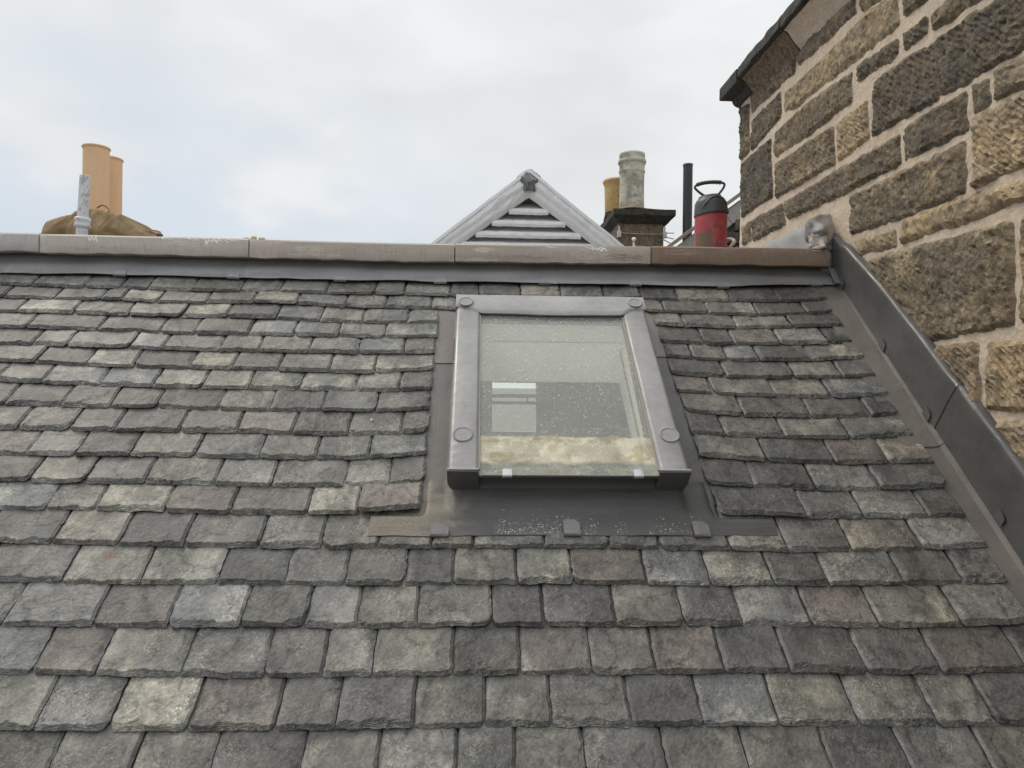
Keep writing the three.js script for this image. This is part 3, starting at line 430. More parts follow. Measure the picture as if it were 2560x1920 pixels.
{
  // coping, drawn marks: white runs from the top arris, pale rubbed patches, streaks
  const R = rng(21);
  const map = canvasTex(2048, 128, (c, w, h) => {
    const X = x => (x + 3.72) / 5.75 * w;
    const secs = [[-3.72, -2.406, '#bdb9b5'], [-2.406, -1.279, '#c0b9b0'], [-1.279, -0.143, '#b9b0a7'], [-0.143, 0.968, '#b5aba1'], [0.968, 2.03, '#8f7b6c']];
    for (const [a, b, col] of secs) { c.fillStyle = col; c.fillRect(X(a), 0, X(b) - X(a), h); }
    for (let k = 0; k < 2600; k++) { const x = R() * w, v = R(), t = x / w; c.fillStyle = v < 0.5 ? `rgba(80,66,58,${0.02 + 0.06 * R()})` : `rgba(225,218,210,${0.02 + 0.07 * R() * (t < 0.8 ? 1 : 0.4)})`; const y = R() * h; c.fillRect(x, y, 1 + R() * 2, 8 + R() * 70); }
    const blob = (x, y, rw, rh, col, n = 70) => { c.fillStyle = col; for (let k = 0; k < n; k++) { const a = R() * 6.28, r = Math.sqrt(R()); c.fillRect(X(x) + Math.cos(a) * r * rw - 5, y + Math.sin(a) * r * rh - 3, 6 + R() * 12, 3 + R() * 5); } };
    blob(0.02, 40, 20, 18, 'rgba(222,208,188,0.30)'); blob(-0.05, 112, 55, 10, 'rgba(228,214,196,0.28)'); blob(0.25, 90, 60, 16, 'rgba(150,130,118,0.22)'); blob(0.62, 60, 40, 40, 'rgba(220,216,213,0.20)'); blob(-0.9, 100, 60, 12, 'rgba(226,212,198,0.22)'); blob(0.82, 80, 40, 25, 'rgba(125,105,95,0.25)'); blob(-3.2, 60, 60, 40, 'rgba(220,220,222,0.2)'); blob(-0.6, 50, 70, 30, 'rgba(150,136,126,0.16)'); blob(-0.95, 60, 26, 30, 'rgba(222,208,188,0.24)'); blob(-2.0, 95, 90, 20, 'rgba(150,138,128,0.14)'); blob(-1.6, 40, 60, 20, 'rgba(222,215,206,0.16)'); blob(1.6, 60, 90, 40, 'rgba(110,88,72,0.16)'); blob(1.15, 40, 40, 20, 'rgba(190,175,165,0.16)');
    c.strokeStyle = 'rgba(250,248,244,0.95)'; c.lineCap = 'round';
    for (const [x, len, n] of [[-2.62, 20, 4], [-2.13, 46, 6], [-1.72, 16, 5], [-1.58, 20, 4], [-1.5, 40, 7], [-1.44, 36, 6], [-1.36, 14, 4], [0.62, 26, 5], [0.66, 48, 6], [0.70, 32, 4], [1.93, 12, 3], [0.4, 10, 5]]) { c.lineWidth = 1.8 + R() * 1.5; c.beginPath(); let px = X(x) - 10, py = 5 + R() * 8; c.moveTo(px, py); for (let k = 0; k < n; k++) { px += 2 + R() * 5; py = 5 + (k % 2 ? len * (0.4 + 0.6 * R()) : 4 + R() * 8); c.lineTo(px, py); } c.stroke(); }
    c.fillStyle = 'rgba(245,240,230,0.8)'; for (let k = 0; k < 60; k++) c.fillRect(R() * w, R() * h, 1.2 + R() * 1.4, 1.2 + R() * 2);
  });
  const mat = std({ map, roughness: 0.8 });
  const o = thing('ridge_coping', 'pale weathered coping along the ridge in butted lengths, brown near the stone wall', 'coping', [0, EYE + 0.691, -4.08]);
  const J = [[-3.72, -2.409], [-2.403, -1.282], [-1.276, -0.146], [-0.140, 0.965], [0.971, 1.995]];
  J.forEach(([a, b], k) => {
    const n = Math.round((b - a) / 0.04), P = [], U = [], tilt = [0.004, 0, -0.002, 0.001, 0.003][k];
    for (let i = 0; i <= n; i++) {
      const x = mix(a, b, i / n), sag = -0.010 * Math.exp(-(((x + 0.1) / 1.4) ** 2)) + tilt, w1 = (fbm(x * 5, 8.1 + k, 0, 3) - 0.5) * 0.010, w2 = (fbm(x * 14, 18.1 + k, 0, 3) - 0.5) * 0.012, e = Math.min(i, n - i) < 1 ? 0.004 : 0;
      const pr = [[-0.12, 0.004], [0.0, 0.004 + w2], [0.036, 0.002 + w2], [0.040 + w1, 0.012 + w2], [0.041 + w1, 0.055], [0.038 + w1, 0.094], [0.030, 0.103 + w1 * 0.3], [-0.03, 0.106], [-0.2, 0.106], [-0.2, 0.0]];
      P.push(pr.map(([z, y]) => [x, y + sag + (fbm(x * 2, 3, 0, 2) - 0.5) * 0.004, z - e])); U.push(pr.map(([z, y], j) => [(x + 3.72) / 5.75, j < 2 ? 0.02 : j < 6 ? clamp((y - 0.0) / 0.1, 0.02, 0.98) : 0.98]));
    }
    const g = gridGeo(P, U); const caps = [0, n].map(i => { const q = P[i], c = q.map(p => [p[0], q.reduce((s, r) => s + r[1], 0) / q.length, q.reduce((s, r) => s + r[2], 0) / q.length]); return gridGeo([q, c], [U[i], U[i]]); });
    part('coping_section', mergeGeometries([g, ...caps].map(q => toCreasedNormals(q, 0.6))), mat, o);
  });
}

// ---------------------------------------------------------------- the stone wall beside the roof
const XW = 2.075;
{
  const wall = thing('stone_wall', 'gable wall of rough blackened sandstone blocks in thick pale mortar', 'wall', [0, EYE, 0]);
  const topY = 2.24;
  function stoneGeo(seed, soot, top, bot) {
    const len = Math.max(...[top, bot].map(pl => Math.hypot(pl[pl.length - 1][0] - pl[0][0], pl[pl.length - 1][1] - pl[0][1]))), hgt = Math.abs((top[0][1] - bot[0][1] + top[top.length - 1][1] - bot[bot.length - 1][1]) / 2);
    const nu = clamp(Math.round(len / 0.0125), 8, 110), nv = clamp(Math.round(hgt / 0.0125), 6, 46), P = [], U = [], C = [], R = rng(seed), sd = seed * 3.17, proud = 0.003 + 0.007 * R(), tool = R() < 0.22;
    const tan = mix3([0.30, 0.235, 0.150], [0.36, 0.27, 0.165], R()), gr = [0.20, 0.175, 0.135], bl = [0.060, 0.054, 0.046];
    for (let i = 0; i <= nu; i++) {
      const u = i / nu, a = lerpPoly(top, u), b = lerpPoly(bot, u), row = [], ur = [], cr = [];
      for (let j = 0; j <= nv; j++) {
        const v = j / nv; let z = mix(a[0], b[0], v) + (u - 0.5) * 0.016, y = mix(a[1], b[1], v) + (0.5 - v) * 0.015;
        const du = Math.min(u, 1 - u) * len, dv = Math.min(v, 1 - v) * hgt, dm = Math.min(du, dv);
        const jit = 1 - sm(0.0, 0.05, dm); z += (fbm(y * 22 + sd, z * 22, 0, 3) - 0.5) * 0.022 * jit; y += (fbm(z * 22 + sd, y * 22 + 7, 0, 3) - 0.5) * 0.022 * jit;
        const c0 = Math.hypot(Math.max(0, 0.03 - du), Math.max(0, 0.03 - dv)); if (c0 > 0.03) { const q = (c0 - 0.03) / 0.0124; z += (u < 0.5 ? 1 : -1) * 0.008 * q; y += (v < 0.5 ? -1 : 1) * 0.008 * q; }
        const rough = (fbm(z * 11 + sd, y * 15, 0, 4) - 0.5) * 0.026 + (0.5 - Math.abs(fbm(z * 34 + sd, y * 44, 3.3, 3) - 0.5) * 2) * 0.017 + (n3(z * 70 + sd, y * 85) - 0.5) * 0.009 + (tool ? 0.004 * Math.sin((z * 0.8 + y) * 210 + 14 * fbm(z * 12, y * 12 + sd, 0, 3)) : 0);
        const sh = sm(0, 0.022, dm + (n3(z * 40, y * 40 + sd) - 0.5) * 0.008);
        row.push([XW - (proud + rough) * sh - 0.002 + (1 - sh) * 0.010, y, z]);
        const s1 = fbm(z * 3.2 + sd, y * 4.5, 0, 4), s2 = fbm(z * 24 + sd, y * 30, 0, 3), crust = clamp(sm(0.62 - 0.52 * soot, 0.86 - 0.5 * soot, s1 * 0.65 + s2 * 0.35 + soot * 0.12)), grime = sm(0.35, 0.62, fbm(z * 7 + sd, y * 9 + 4, 0, 4));
        let c = mix3(tan, gr, grime * (0.35 + 0.5 * soot)); c = mix3(c, bl, crust * (0.34 + 0.5 * soot)); const dirt = 0.85 + 0.3 * n3(z * 60, y * 60 + sd); c = c.map(q => q * dirt * 1.7);
        const lime = (1 - sm(0.003, 0.014, dm + (n3(z * 50 + sd, y * 50) - 0.5) * 0.02)) * 0.3; c = mix3(c, [0.78, 0.63, 0.47], lime);
        cr.push(c); ur.push([z / 0.8 + sd % 1, y / 0.8]);
      }
      P.push(row); U.push(ur); C.push(cr);
    }
    const g = gridGeo(P, U); g.setAttribute('color', new THREE.Float32BufferAttribute(C.flat(2), 3)); return toCreasedNormals(g, 0.75);
  }
  const all = STONES.slice(), R = rng(404);
  // the courses go on towards the viewer and down past the picture
  for (let y = 2.2, r = 0; y > -2.4; r++) { const h = 0.22 + 0.16 * R(); let z = y - h > 0.6 ? -2.645 : y - h > 0.2 ? -2.47 : y > -0.42 ? -2.35 : -2.9; while (z < 1.2) { const l = 0.3 + 0.55 * R(); all.push([0.2 + 0.6 * R(), [[z + 0.012, y - 0.012], [z + l - 0.012, y - 0.012]], [[z + 0.012, y - h + 0.012], [z + l - 0.012, y - h + 0.012]]]); z += l; } y -= h; }
  all.forEach(([soot, t, b], i) => part('stone' + (i ? '_' + String(i).padStart(3, '0') : ''), stoneGeo(i * 13 + 3, soot, t, b), M.stone, wall));
  // mortar bed, uneven, over a solid core
  const P = [], U = []; for (let i = 0; i <= 220; i++) { const z = mix(-5.695, 1.3, i / 220), c = [], q = []; for (let j = 0; j <= 150; j++) { const y = mix(-2.6, 2.3, j / 150); c.push([XW + 0.004 + (fbm(z * 9, y * 11, 0, 4) - 0.5) * 0.014 + (n3(z * 50, y * 50) - 0.5) * 0.003, y, z]); q.push([z / 0.8, y / 0.8]); } P.push(c); U.push(q); }
  part('mortar', gridGeo(P, U), M.mortar, wall);
  part('wall_core', box(XW + 0.02, XW + 0.55, -EYE, 2.3, -5.69, 1.3), M.core, wall);
  // cornice: coved end block, then worn projecting slabs
  const dk = std({ color: RGB(0.085, 0.08, 0.072), map: stoneMap, bumpMap: stoneBump, bumpScale: 0.008, roughness: 0.95 }), tn_ = std({ color: RGB(0.26, 0.2, 0.14), map: stoneMap, bumpMap: stoneBump, bumpScale: 0.01, roughness: 0.95 });
  const cove = [[XW + 0.3, 2.40], [1.918, 2.40], [1.916, 2.315], [1.92, 2.305], [2.02, 2.305], [2.026, 2.285], [2.04, 2.268], [2.062, 2.256], [XW + 0.02, 2.25], [XW + 0.3, 2.25]];
  const slab = (z0, z1, prof, mat, wob, sd) => { const n = Math.max(2, Math.round((z1 - z0) / 0.03)), G = [], V = []; for (let i = 0; i <= n; i++) { const z = mix(z0, z1, i / n); let L = 0; const pr = prof.map(([x, y], j) => [x + (fbm(z * 9 + sd, j * 1.7, 0, 3) - 0.5) * wob, y + (fbm(z * 9 + sd + 40, j * 1.7, 0, 3) - 0.5) * wob, z]); G.push(pr); V.push(pr.map((p, j) => { L += j ? dist(p, pr[j - 1]) : 0; return [z / 0.8, L / 0.8 + sd]; })); } const g = [gridGeo(G, V)]; for (const i of [0, n]) { const m = [XW + 0.2, 2.35, G[i][0][2]]; g.push(gridGeo([G[i], G[i].map(() => m)], [V[i], V[i]])); } return mergeGeometries(g.map(q => toCreasedNormals(q, 0.5))); };
  part('cornice_end_block', slab(-5.74, -5.36, cove, dk, 0.003, 0.2), dk, wall, 'black coved block ending the cornice');
  const worn = [[XW + 0.3, 2.415], [1.93, 2.41], [1.925, 2.34], [1.932, 2.332], [1.97, 2.325], [2.02, 2.30], [2.05, 2.27], [XW + 0.02, 2.24], [XW + 0.3, 2.24]];
  let z = -5.352; for (let k = 0; z < 1.2; k++) { const l = 0.62 + 0.4 * R(); const e = Math.min(z + l, 1.3); part('cornice_slab', slab(z, e, worn, dk, 0.016, k * 1.31), dk, wall); part('cornice_soffit', (() => { const G = [], V = []; const n = 24; for (let i = 0; i <= n; i++) { const zz = mix(z, e, i / n), c = [], v = []; for (let j = 0; j <= 8; j++) { const q = j / 8; c.push([mix(1.955, XW + 0.004, q) + (fbm(zz * 9, q * 5 + k, 0, 3) - 0.5) * 0.012, mix(2.322, 2.18, Math.pow(q, 1.2)) + (fbm(zz * 12, q * 6, 0, 3) - 0.5) * 0.02, zz]); v.push([zz / 0.8, q * 0.25 + k * 0.3]); } G.push(c); V.push(v); } return gridGeo(G, V); })(), k % 2 ? M.mortar : tn_, wall); z += l + 0.012; }
}

// ---------------------------------------------------------------- lead where the roof meets the wall
{
  const g = roofThing('wall_gutter', 'brownish lead gutter strip between the slates and the stone wall', 'gutter');
  const mk = (s0, s1, h) => { const P = []; for (let i = 0; i <= 60; i++) { const s = mix(s0, s1, i / 60), c = []; for (let j = 0; j <= 8; j++) { const q = j / 8, x = mix(1.88, 2.072, q); c.push([x, h + (fbm(x * 9, s * 5, 0, 3) - 0.5) * 0.008 + 0.05 * Math.pow(sm(0.82, 1, q), 2), -(s + (i === 0 ? 0.004 * Math.sin(j) : 0))]); } P.push(c); } return sheet(P, [0, -0.004, 0]); };
  part('gutter_sheet', mk(-0.39, 0.9, 0.006), M.leadGutter, g); part('gutter_sheet', mk(-2.4, -0.37, 0.0005), lead(0.212, 0.192, 0.172), g);
  const f = roofThing('wall_flashing', 'dark grey lead flashing running down the foot of the stone wall in two lapped lengths', 'flashing');
  const T = [[1.2, 0.19], [1.024, 0.2], [0.93, 0.225], [0.8, 0.234], [0.7, 0.246], [0.5, 0.263], [0.3, 0.27], [0.086, 0.276], [-0.19, 0.277], [-0.31, 0.288], [-0.474, 0.287], [-0.74, 0.292], [-1.5, 0.295], [-2.4, 0.295]];
  const hTop = s => { for (let i = 0; i < T.length - 1; i++) if (s <= T[i][0] && s >= T[i + 1][0]) return mix(T[i][1], T[i + 1][1], (T[i][0] - s) / (T[i][0] - T[i + 1][0])); return 0.2; };
  const lap = (s0, s1, off, mat, cut) => { const n = Math.round((s1 - s0) / 0.025), P = []; for (let i = 0; i <= n; i++) { const s = mix(s0, s1, i / n), H = hTop(s) + (fbm(s * 5, 1.1, 0, 3) - 0.5) * 0.008, wv = (fbm(s * 3, 4.4, 0, 3) - 0.5) * 0.010, c = []; const lo = 0.028 + (fbm(s * 6, 7.7, 0, 2) - 0.5) * 0.008;
      const pr = [[2.056, lo], [2.052, lo + 0.02], [2.048 + wv * 0.3, mix(lo, H, 0.35)], [2.043 + wv, mix(lo, H, 0.6)], [2.041 + wv * 0.6, mix(lo, H, 0.85)], [2.041, H - 0.014], [2.0435, H - 0.004], [2.049, H + 0.002], [2.058, H + 0.006], [2.066, H + 0.009], [2.073, H + 0.012]];
      P.push(pr.map(([x, h]) => [x - off, h, -s])); } return sheet(P, [0.003, 0, 0], 0.9, 1.0); };
  part('flashing_sheet', lap(-0.302, 1.12, 0.0035, null), M.leadWall, f); part('flashing_sheet', lap(-2.4, -0.26, 0, null), lead(0.118, 0.118, 0.114), f);
  const tab = (s, h) => { const pts = [[0, -0.03], [0, 0.035], [0.022, 0.048], [0.06, 0.044], [0.066, 0.0], [0.06, -0.022]]; const G = []; for (let i = 0; i <= 6; i++) { const q = i / 6, c = []; for (let j = 0; j <= 4; j++) { const w = j / 4, ss = s - mix(0.0, 0.055, q), hh = mix(h - 0.006, h + 0.046 - 0.010 * Math.max(0, q - 0.6) / 0.4, w); c.push([2.0425 - 0.0015 * q + 0.004 * (1 - w), hh, -ss]); } G.push(c); } return sheet(G, [0.002, 0, 0]); };
  for (const [s, h] of [[0.298, 0.03], [-0.2, 0.026], [-0.805, 0.05], [0.86, 0.03]]) part('flashing_clip', tab(s, h), M.leadWall, f);
  const sd = thing('lead_saddle', 'crumpled brown-grey lead end piece where the coping meets the stone wall', 'flashing', [0, EYE, -4.12]);
  const rows = [[0.705, 2.010, 2.074, 0.012], [0.755, 2.008, 2.074, 0.02], [0.803, 2.003, 2.073, 0.024], [0.818, 1.93, 2.072, 0.03], [0.85, 1.885, 2.07, 0.045], [0.9, 1.876, 2.068, 0.06], [0.945, 1.877, 2.064, 0.05], [0.985, 1.925, 2.058, 0.03], [1.012, 1.985, 2.054, 0.01], [1.022, 2.0, 2.05, -0.01]];
  const P = []; for (let j = 0; j <= 40; j++) { const q = j / 40 * (rows.length - 1), k = Math.min(rows.length - 2, Math.floor(q)), t = q - k, r = rows[k].map((v, i) => mix(v, rows[k + 1][i], t)), c = []; for (let i = 0; i <= 26; i++) { const u = i / 26, x = mix(r[1], r[2], u) + (n3(r[0] * 30, u < 0.5 ? 1 : 9) - 0.5) * 0.008; const cr = r[0] > 0.8 ? 1 : 0.2; c.push([x, r[0], r[3] * Math.sin(Math.PI * clamp(u * 0.8 + 0.2)) + cr * ((fbm(x * 11, r[0] * 13, 0, 2) - 0.5) * 0.08 + (0.5 - Math.abs(fbm(x * 17, r[0] * 15, 5.5, 2) - 0.5)) * 0.05) - 0.01 - 0.2 * Math.max(0, r[0] - 0.9)]); } P.push(c); }
  part('saddle_sheet', sheet(P, [0, -0.004, -0.006], 0.9, 1.2), M.leadSaddle, sd);
  const cr = []; for (let j = 0; j <= 16; j++) { const c = []; for (let i = 0; i <= 14; i++) { const u = i / 14, v = j / 16, x = mix(1.885, 1.998, u), y = mix(0.795, 0.905 - 0.05 * Math.abs(u - 0.3), v); c.push([x, y, 0.055 + 0.04 * Math.sin(Math.PI * u) * (1 - v) + (fbm(x * 30, y * 40, 0, 3) - 0.5) * 0.06]); } cr.push(c); }
  part('mortar_lump', gridGeo(cr, cr.map(r => r.map(p => [p[0], p[1]]))), std({ color: RGB(0.62, 0.58, 0.55), map: mortarMap, bumpMap: stoneBump, bumpScale: 0.005, roughness: 0.9 }), sd, 'pale mortar lump under the crumpled lead');
  part('saddle_foot', (() => { const P = []; for (let i = 0; i <= 8; i++) { const t = i / 8, c = []; for (let j = 0; j <= 8; j++) { const u = j / 8; c.push([mix(2.01, 2.078, u), mix(0.70, 0.60, t) - 0.02 * u, mix(0.035, 0.12, t) + 0.01 * Math.sin(u * 3)]); } P.push(c); } return sheet(P, [0, -0.004, 0]); })(), lead(0.2, 0.2, 0.2), sd);
  const rf = thing('rear_wall_flashing', 'grey lead flashing low on the stone wall beyond the coping', 'flashing', [0, EYE, 0]);
  const RP = []; for (let i = 0; i <= 44; i++) { const z = mix(-5.46, -4.18, i / 44), c = []; for (let j = 0; j <= 10; j++) { const y = mix(0.69, 1.03 + (fbm(z * 6, 3, 0, 3) - 0.5) * 0.03 - 0.28 * sm(-5.3, -5.46, z), j / 10); c.push([XW - 0.03 + 0.012 * (fbm(z * 6, y * 7, 0, 3) - 0.5) + (j === 10 ? 0.02 : 0), y, z]); } RP.push(c); }
  part('flashing_sheet', sheet(RP, [0.004, 0, 0]), lead(0.46, 0.45, 0.44, { bumpScale: 0.006 }), rf);
}

// ---------------------------------------------------------------- beyond the ridge
{
  structure('ground', (() => { const g = new THREE.PlaneGeometry(3000, 3000, 1, 1); g.rotateX(-Math.PI / 2); return g; })(), std({ color: RGB(0.12, 0.115, 0.105), roughness: 1 }));
  const harl = std({ color: RGB(0.3, 0.27, 0.23), map: mortarMap, bumpMap: stoneBump, bumpScale: 0.006, roughness: 0.97 });
  structure('flat_roof', box(-5.2, XW + 0.01, EYE + 0.58, EYE + 0.69, -6.62, -4.2), lead(0.3, 0.3, 0.3));
  // outer walls of the house below the roofs
  structure('house_wall', box(-5.2, XW + 0.015, 0, EYE - 1.62, -1.86, -1.56), harl); structure('house_wall', box(-5.2, -4.9, 0, EYE + 0.57, -6.6, -1.9), harl);
  // attic room under the skylight
  const cream = std({ color: RGB(0.84, 0.83, 0.77), roughness: 0.85 }), grey = std({ color: RGB(0.42, 0.43, 0.41), roughness: 0.85 });
  structure('attic_floor', box(-1.3, 2.04, EYE - 2.35, EYE - 2.25, -6.45, -2.0), std({ color: RGB(0.25, 0.2, 0.15), roughness: 0.7 }));
  const cut = (x0, x1, pts, mat, name) => { const g = extr(pts.map(([z, y]) => [-z, y]), x1 - x0); g.rotateY(Math.PI / 2); g.translate(x0, EYE, 0); structure(name, g, mat); };
  for (const x of [-1.4, 2.04]) cut(x, x + 0.03, [[-6.45, -2.3], [-2.05, -2.3], [-2.05, -1.31], [-3.72, 0.1], [-6.45, 0.1]], cream, 'attic_wall');
  structure('attic_ceiling', box(-1.38, 2.03, EYE + 0.03, EYE + 0.09, -6.44, -3.705), cream);
  // far wall with the window opening
  const wx0 = 0.085, wx1 = 0.575, wy0 = -0.46, wy1 = 0.036;
  structure('attic_far_wall', [box(-1.3, wx0, EYE - 2.3, EYE + 0.56, -6.6, -6.45), box(wx1, 2.04, EYE - 2.3, EYE + 0.56, -6.6, -6.45), box(wx0, wx1, EYE - 2.3, EYE + wy0, -6.6, -6.45), box(wx0, wx1, EYE + wy1, EYE + 0.56, -6.6, -6.45)], grey);
  const win = thing('attic_window', 'small white sash window across the attic seen through the skylight glass', 'window', [0, EYE, -6.5]);
  const white = std({ color: RGB(0.8, 0.8, 0.76), roughness: 0.6 });
  part('frame', [box(wx0, wx0 + 0.035, wy0, wy1, -0.03, 0.02), box(wx1 - 0.06, wx1, wy0, wy1, -0.03, 0.06), box(wx0 + 0.035, wx1 - 0.06, wy0, wy0 + 0.03, -0.03, 0.02), box(wx0 + 0.035, wx1 - 0.06, wy1 - 0.025, wy1, -0.03, 0.02)], white, win);
  part('meeting_rail', rbox(wx0 + 0.036, wx1 - 0.061, -0.125, -0.09, -0.02, 0.015, 0.004), white, win); part('meeting_rail', rbox(wx0 + 0.036, wx1 - 0.061, -0.185, -0.155, -0.02, 0.015, 0.004), white, win);
  part('sash_lock', rbox(0.43, 0.445, -0.155, -0.12, 0.0, 0.02, 0.002), std({ color: RGB(0.2, 0.2, 0.2), roughness: 0.5 }), win);
  part('window_pane', new THREE.BoxGeometry(wx1 - wx0 - 0.1, wy1 - wy0 - 0.06, 0.004).translate((wx0 + wx1) / 2 - 0.012, (wy0 + wy1) / 2, -0.024), new THREE.MeshPhysicalMaterial({ color: RGB(0.95, 0.97, 0.95), transmission: 1, roughness: 0, thickness: 0 }), win);
  // boarded shaft between the glass and the ceiling
  const sh = thing('skylight_shaft', 'cream boarded lining of the shaft under the skylight glass', 'lining', [0, EYE, 0]);
  const lin = std({ color: RGB(0.90, 0.90, 0.83), roughness: 0.8 });
  part('head_board', rbox(-0.02, 0.74, 0.312, 0.37, -3.70, -3.664, 0.003), lin, sh); part('head_board', rbox(-0.02, 0.74, 0.217, 0.31, -3.695, -3.652, 0.004), lin, sh); part('head_board', rbox(-0.02, 0.74, 0.012, 0.215, -3.70, -3.66, 0.003), lin, sh);
  const side = (x0, x1) => { const g = extr([[3.69, 0.33], [2.93, -0.44], [2.93, -0.62], [3.69, 0.0]], x1 - x0); g.rotateY(Math.PI / 2); g.translate(x0, 0, 0); return g; };
  part('side_board', side(-0.03, -0.004), lin, sh); part('side_board', side(0.724, 0.75), lin, sh);
  part('sill_board', (() => { const g = box(-0.004, 0.724, -0.03, 0, 0, 0.16); g.rotateX(0.15); g.translate(0, -0.425, -3.16); return g; })(), std({ color: RGB(0.72, 0.64, 0.42), roughness: 0.85, map: mortarMap }), sh, 'yellowed sill board at the foot of the glass');
  part('sill_apron', box(-0.004, 0.724, -0.75, -0.45, -3.1, -3.075), lin, sh);
}
{
  // louvred vent gable clad in pale lead
  const o = thing('gable_vent', 'triangular louvred roof vent clad in pale wrinkled lead with a dark cap', 'roof vent', [0.397, EYE + 0.69, -6.0]);
  const pale = M.leadPale, y0 = 0.0, ap = 1.06, hw = 1.37, sl = ap / hw;                       // half width at base of the built gable, slope
  const yTop = x => ap - Math.abs(x) * sl;
  for (const sgn of [-1, 1]) {
    const P = []; for (let i = 0; i <= 40; i++) { const t = i / 40, x = sgn * mix(-0.004, 1.3, t), c = []; const yo = 1.075 - Math.abs(x) * 0.785, yi = 0.868 - Math.abs(x) * 0.715 - 0.004; for (let j = 0; j <= 9; j++) { const q = j / 9, y = mix(yo, yi, q); c.push([x, y, 0.06 + 0.025 * (q < 0.45 ? 1 : 0.35) - 0.03 * sm(0.8, 1, q) + (fbm(x * 12 + 9, y * 12, 0, 4) - 0.5) * 0.03]); } P.push(c); }
    part('barge_sheet', sheet(P, [0, -0.004, -0.012], 0.9, 1.1), pale, o);
    const Q = []; for (let i = 0; i <= 20; i++) { const x = sgn * mix(0.0, 1.32, i / 20), c = []; for (let j = 0; j <= 6; j++) c.push([x, 1.083 - Math.abs(x) * 0.785 + (fbm(x * 9, j, 0, 3) - 0.5) * 0.012, mix(0.095, -0.62, j / 6)]); Q.push(c); }
    part('vent_roof', sheet(Q, [0, -0.03, 0]), pale, o);
  }
  const inner = y => Math.max(0.01, (0.858 - y) / 0.715);
  [0.835, 0.735, 0.640, 0.548, 0.456, 0.364, 0.27, 0.17].forEach((yb, k) => {                        // louvre blades: lower front edge at yb-0.1
    const lo = yb - 0.105, w = inner(lo + 0.01), P = []; for (let i = 0; i <= 30; i++) { const u = i / 30 * 2 - 1, c = []; for (const [dy, dz] of [[0.125, -0.13], [0.07, -0.045], [0.034, 0.03], [0.006, 0.037], [0.0, 0.034]]) { const y = lo + dy, ww = Math.min(w, inner(y) + 0.03); c.push([u * ww, y + (fbm(u * 6 + k, dy * 30, 0, 3) - 0.5) * 0.008, dz + 0.01]); } P.push(c); }
    part('louvre_blade', sheet(P, [0, -0.014, -0.006]), pale, o);
  });
  part('vent_backing', (() => { const s = new THREE.Shape(); s.moveTo(-1.25, 0); s.lineTo(1.25, 0); s.lineTo(0, 0.98); s.closePath(); const g = new THREE.ExtrudeGeometry(s, { depth: 0.4, bevelEnabled: false }); g.translate(0, 0, -0.5); return g; })(), std({ color: RGB(0.3, 0.23, 0.16), roughness: 1 }), o);
  const C = []; for (let i = 0; i <= 14; i++) { const u = i / 14 * 2 - 1, c = []; for (let j = 0; j <= 12; j++) { const v = j / 12, w = mix(0.062, 0.052, v) + 0.045 * Math.sin(Math.PI * Math.min(1, v * 1.5)) * (v < 0.66 ? 1 : 0), y = mix(1.10, 0.905, v) - 0.03 * u * u * (1 - v); c.push([u * w, y, 0.125 - 0.05 * u * u - 0.10 * Math.pow(1 - v, 4) + (fbm(u * 3 + 5, v * 5, 0, 3) - 0.5) * 0.05]); } C.push(c); }
  part('apex_cap', sheet(C, [0, -0.006, -0.01], 0.9, 0.5), M.leadDark, o, 'dark folded lead cap at the apex');
}
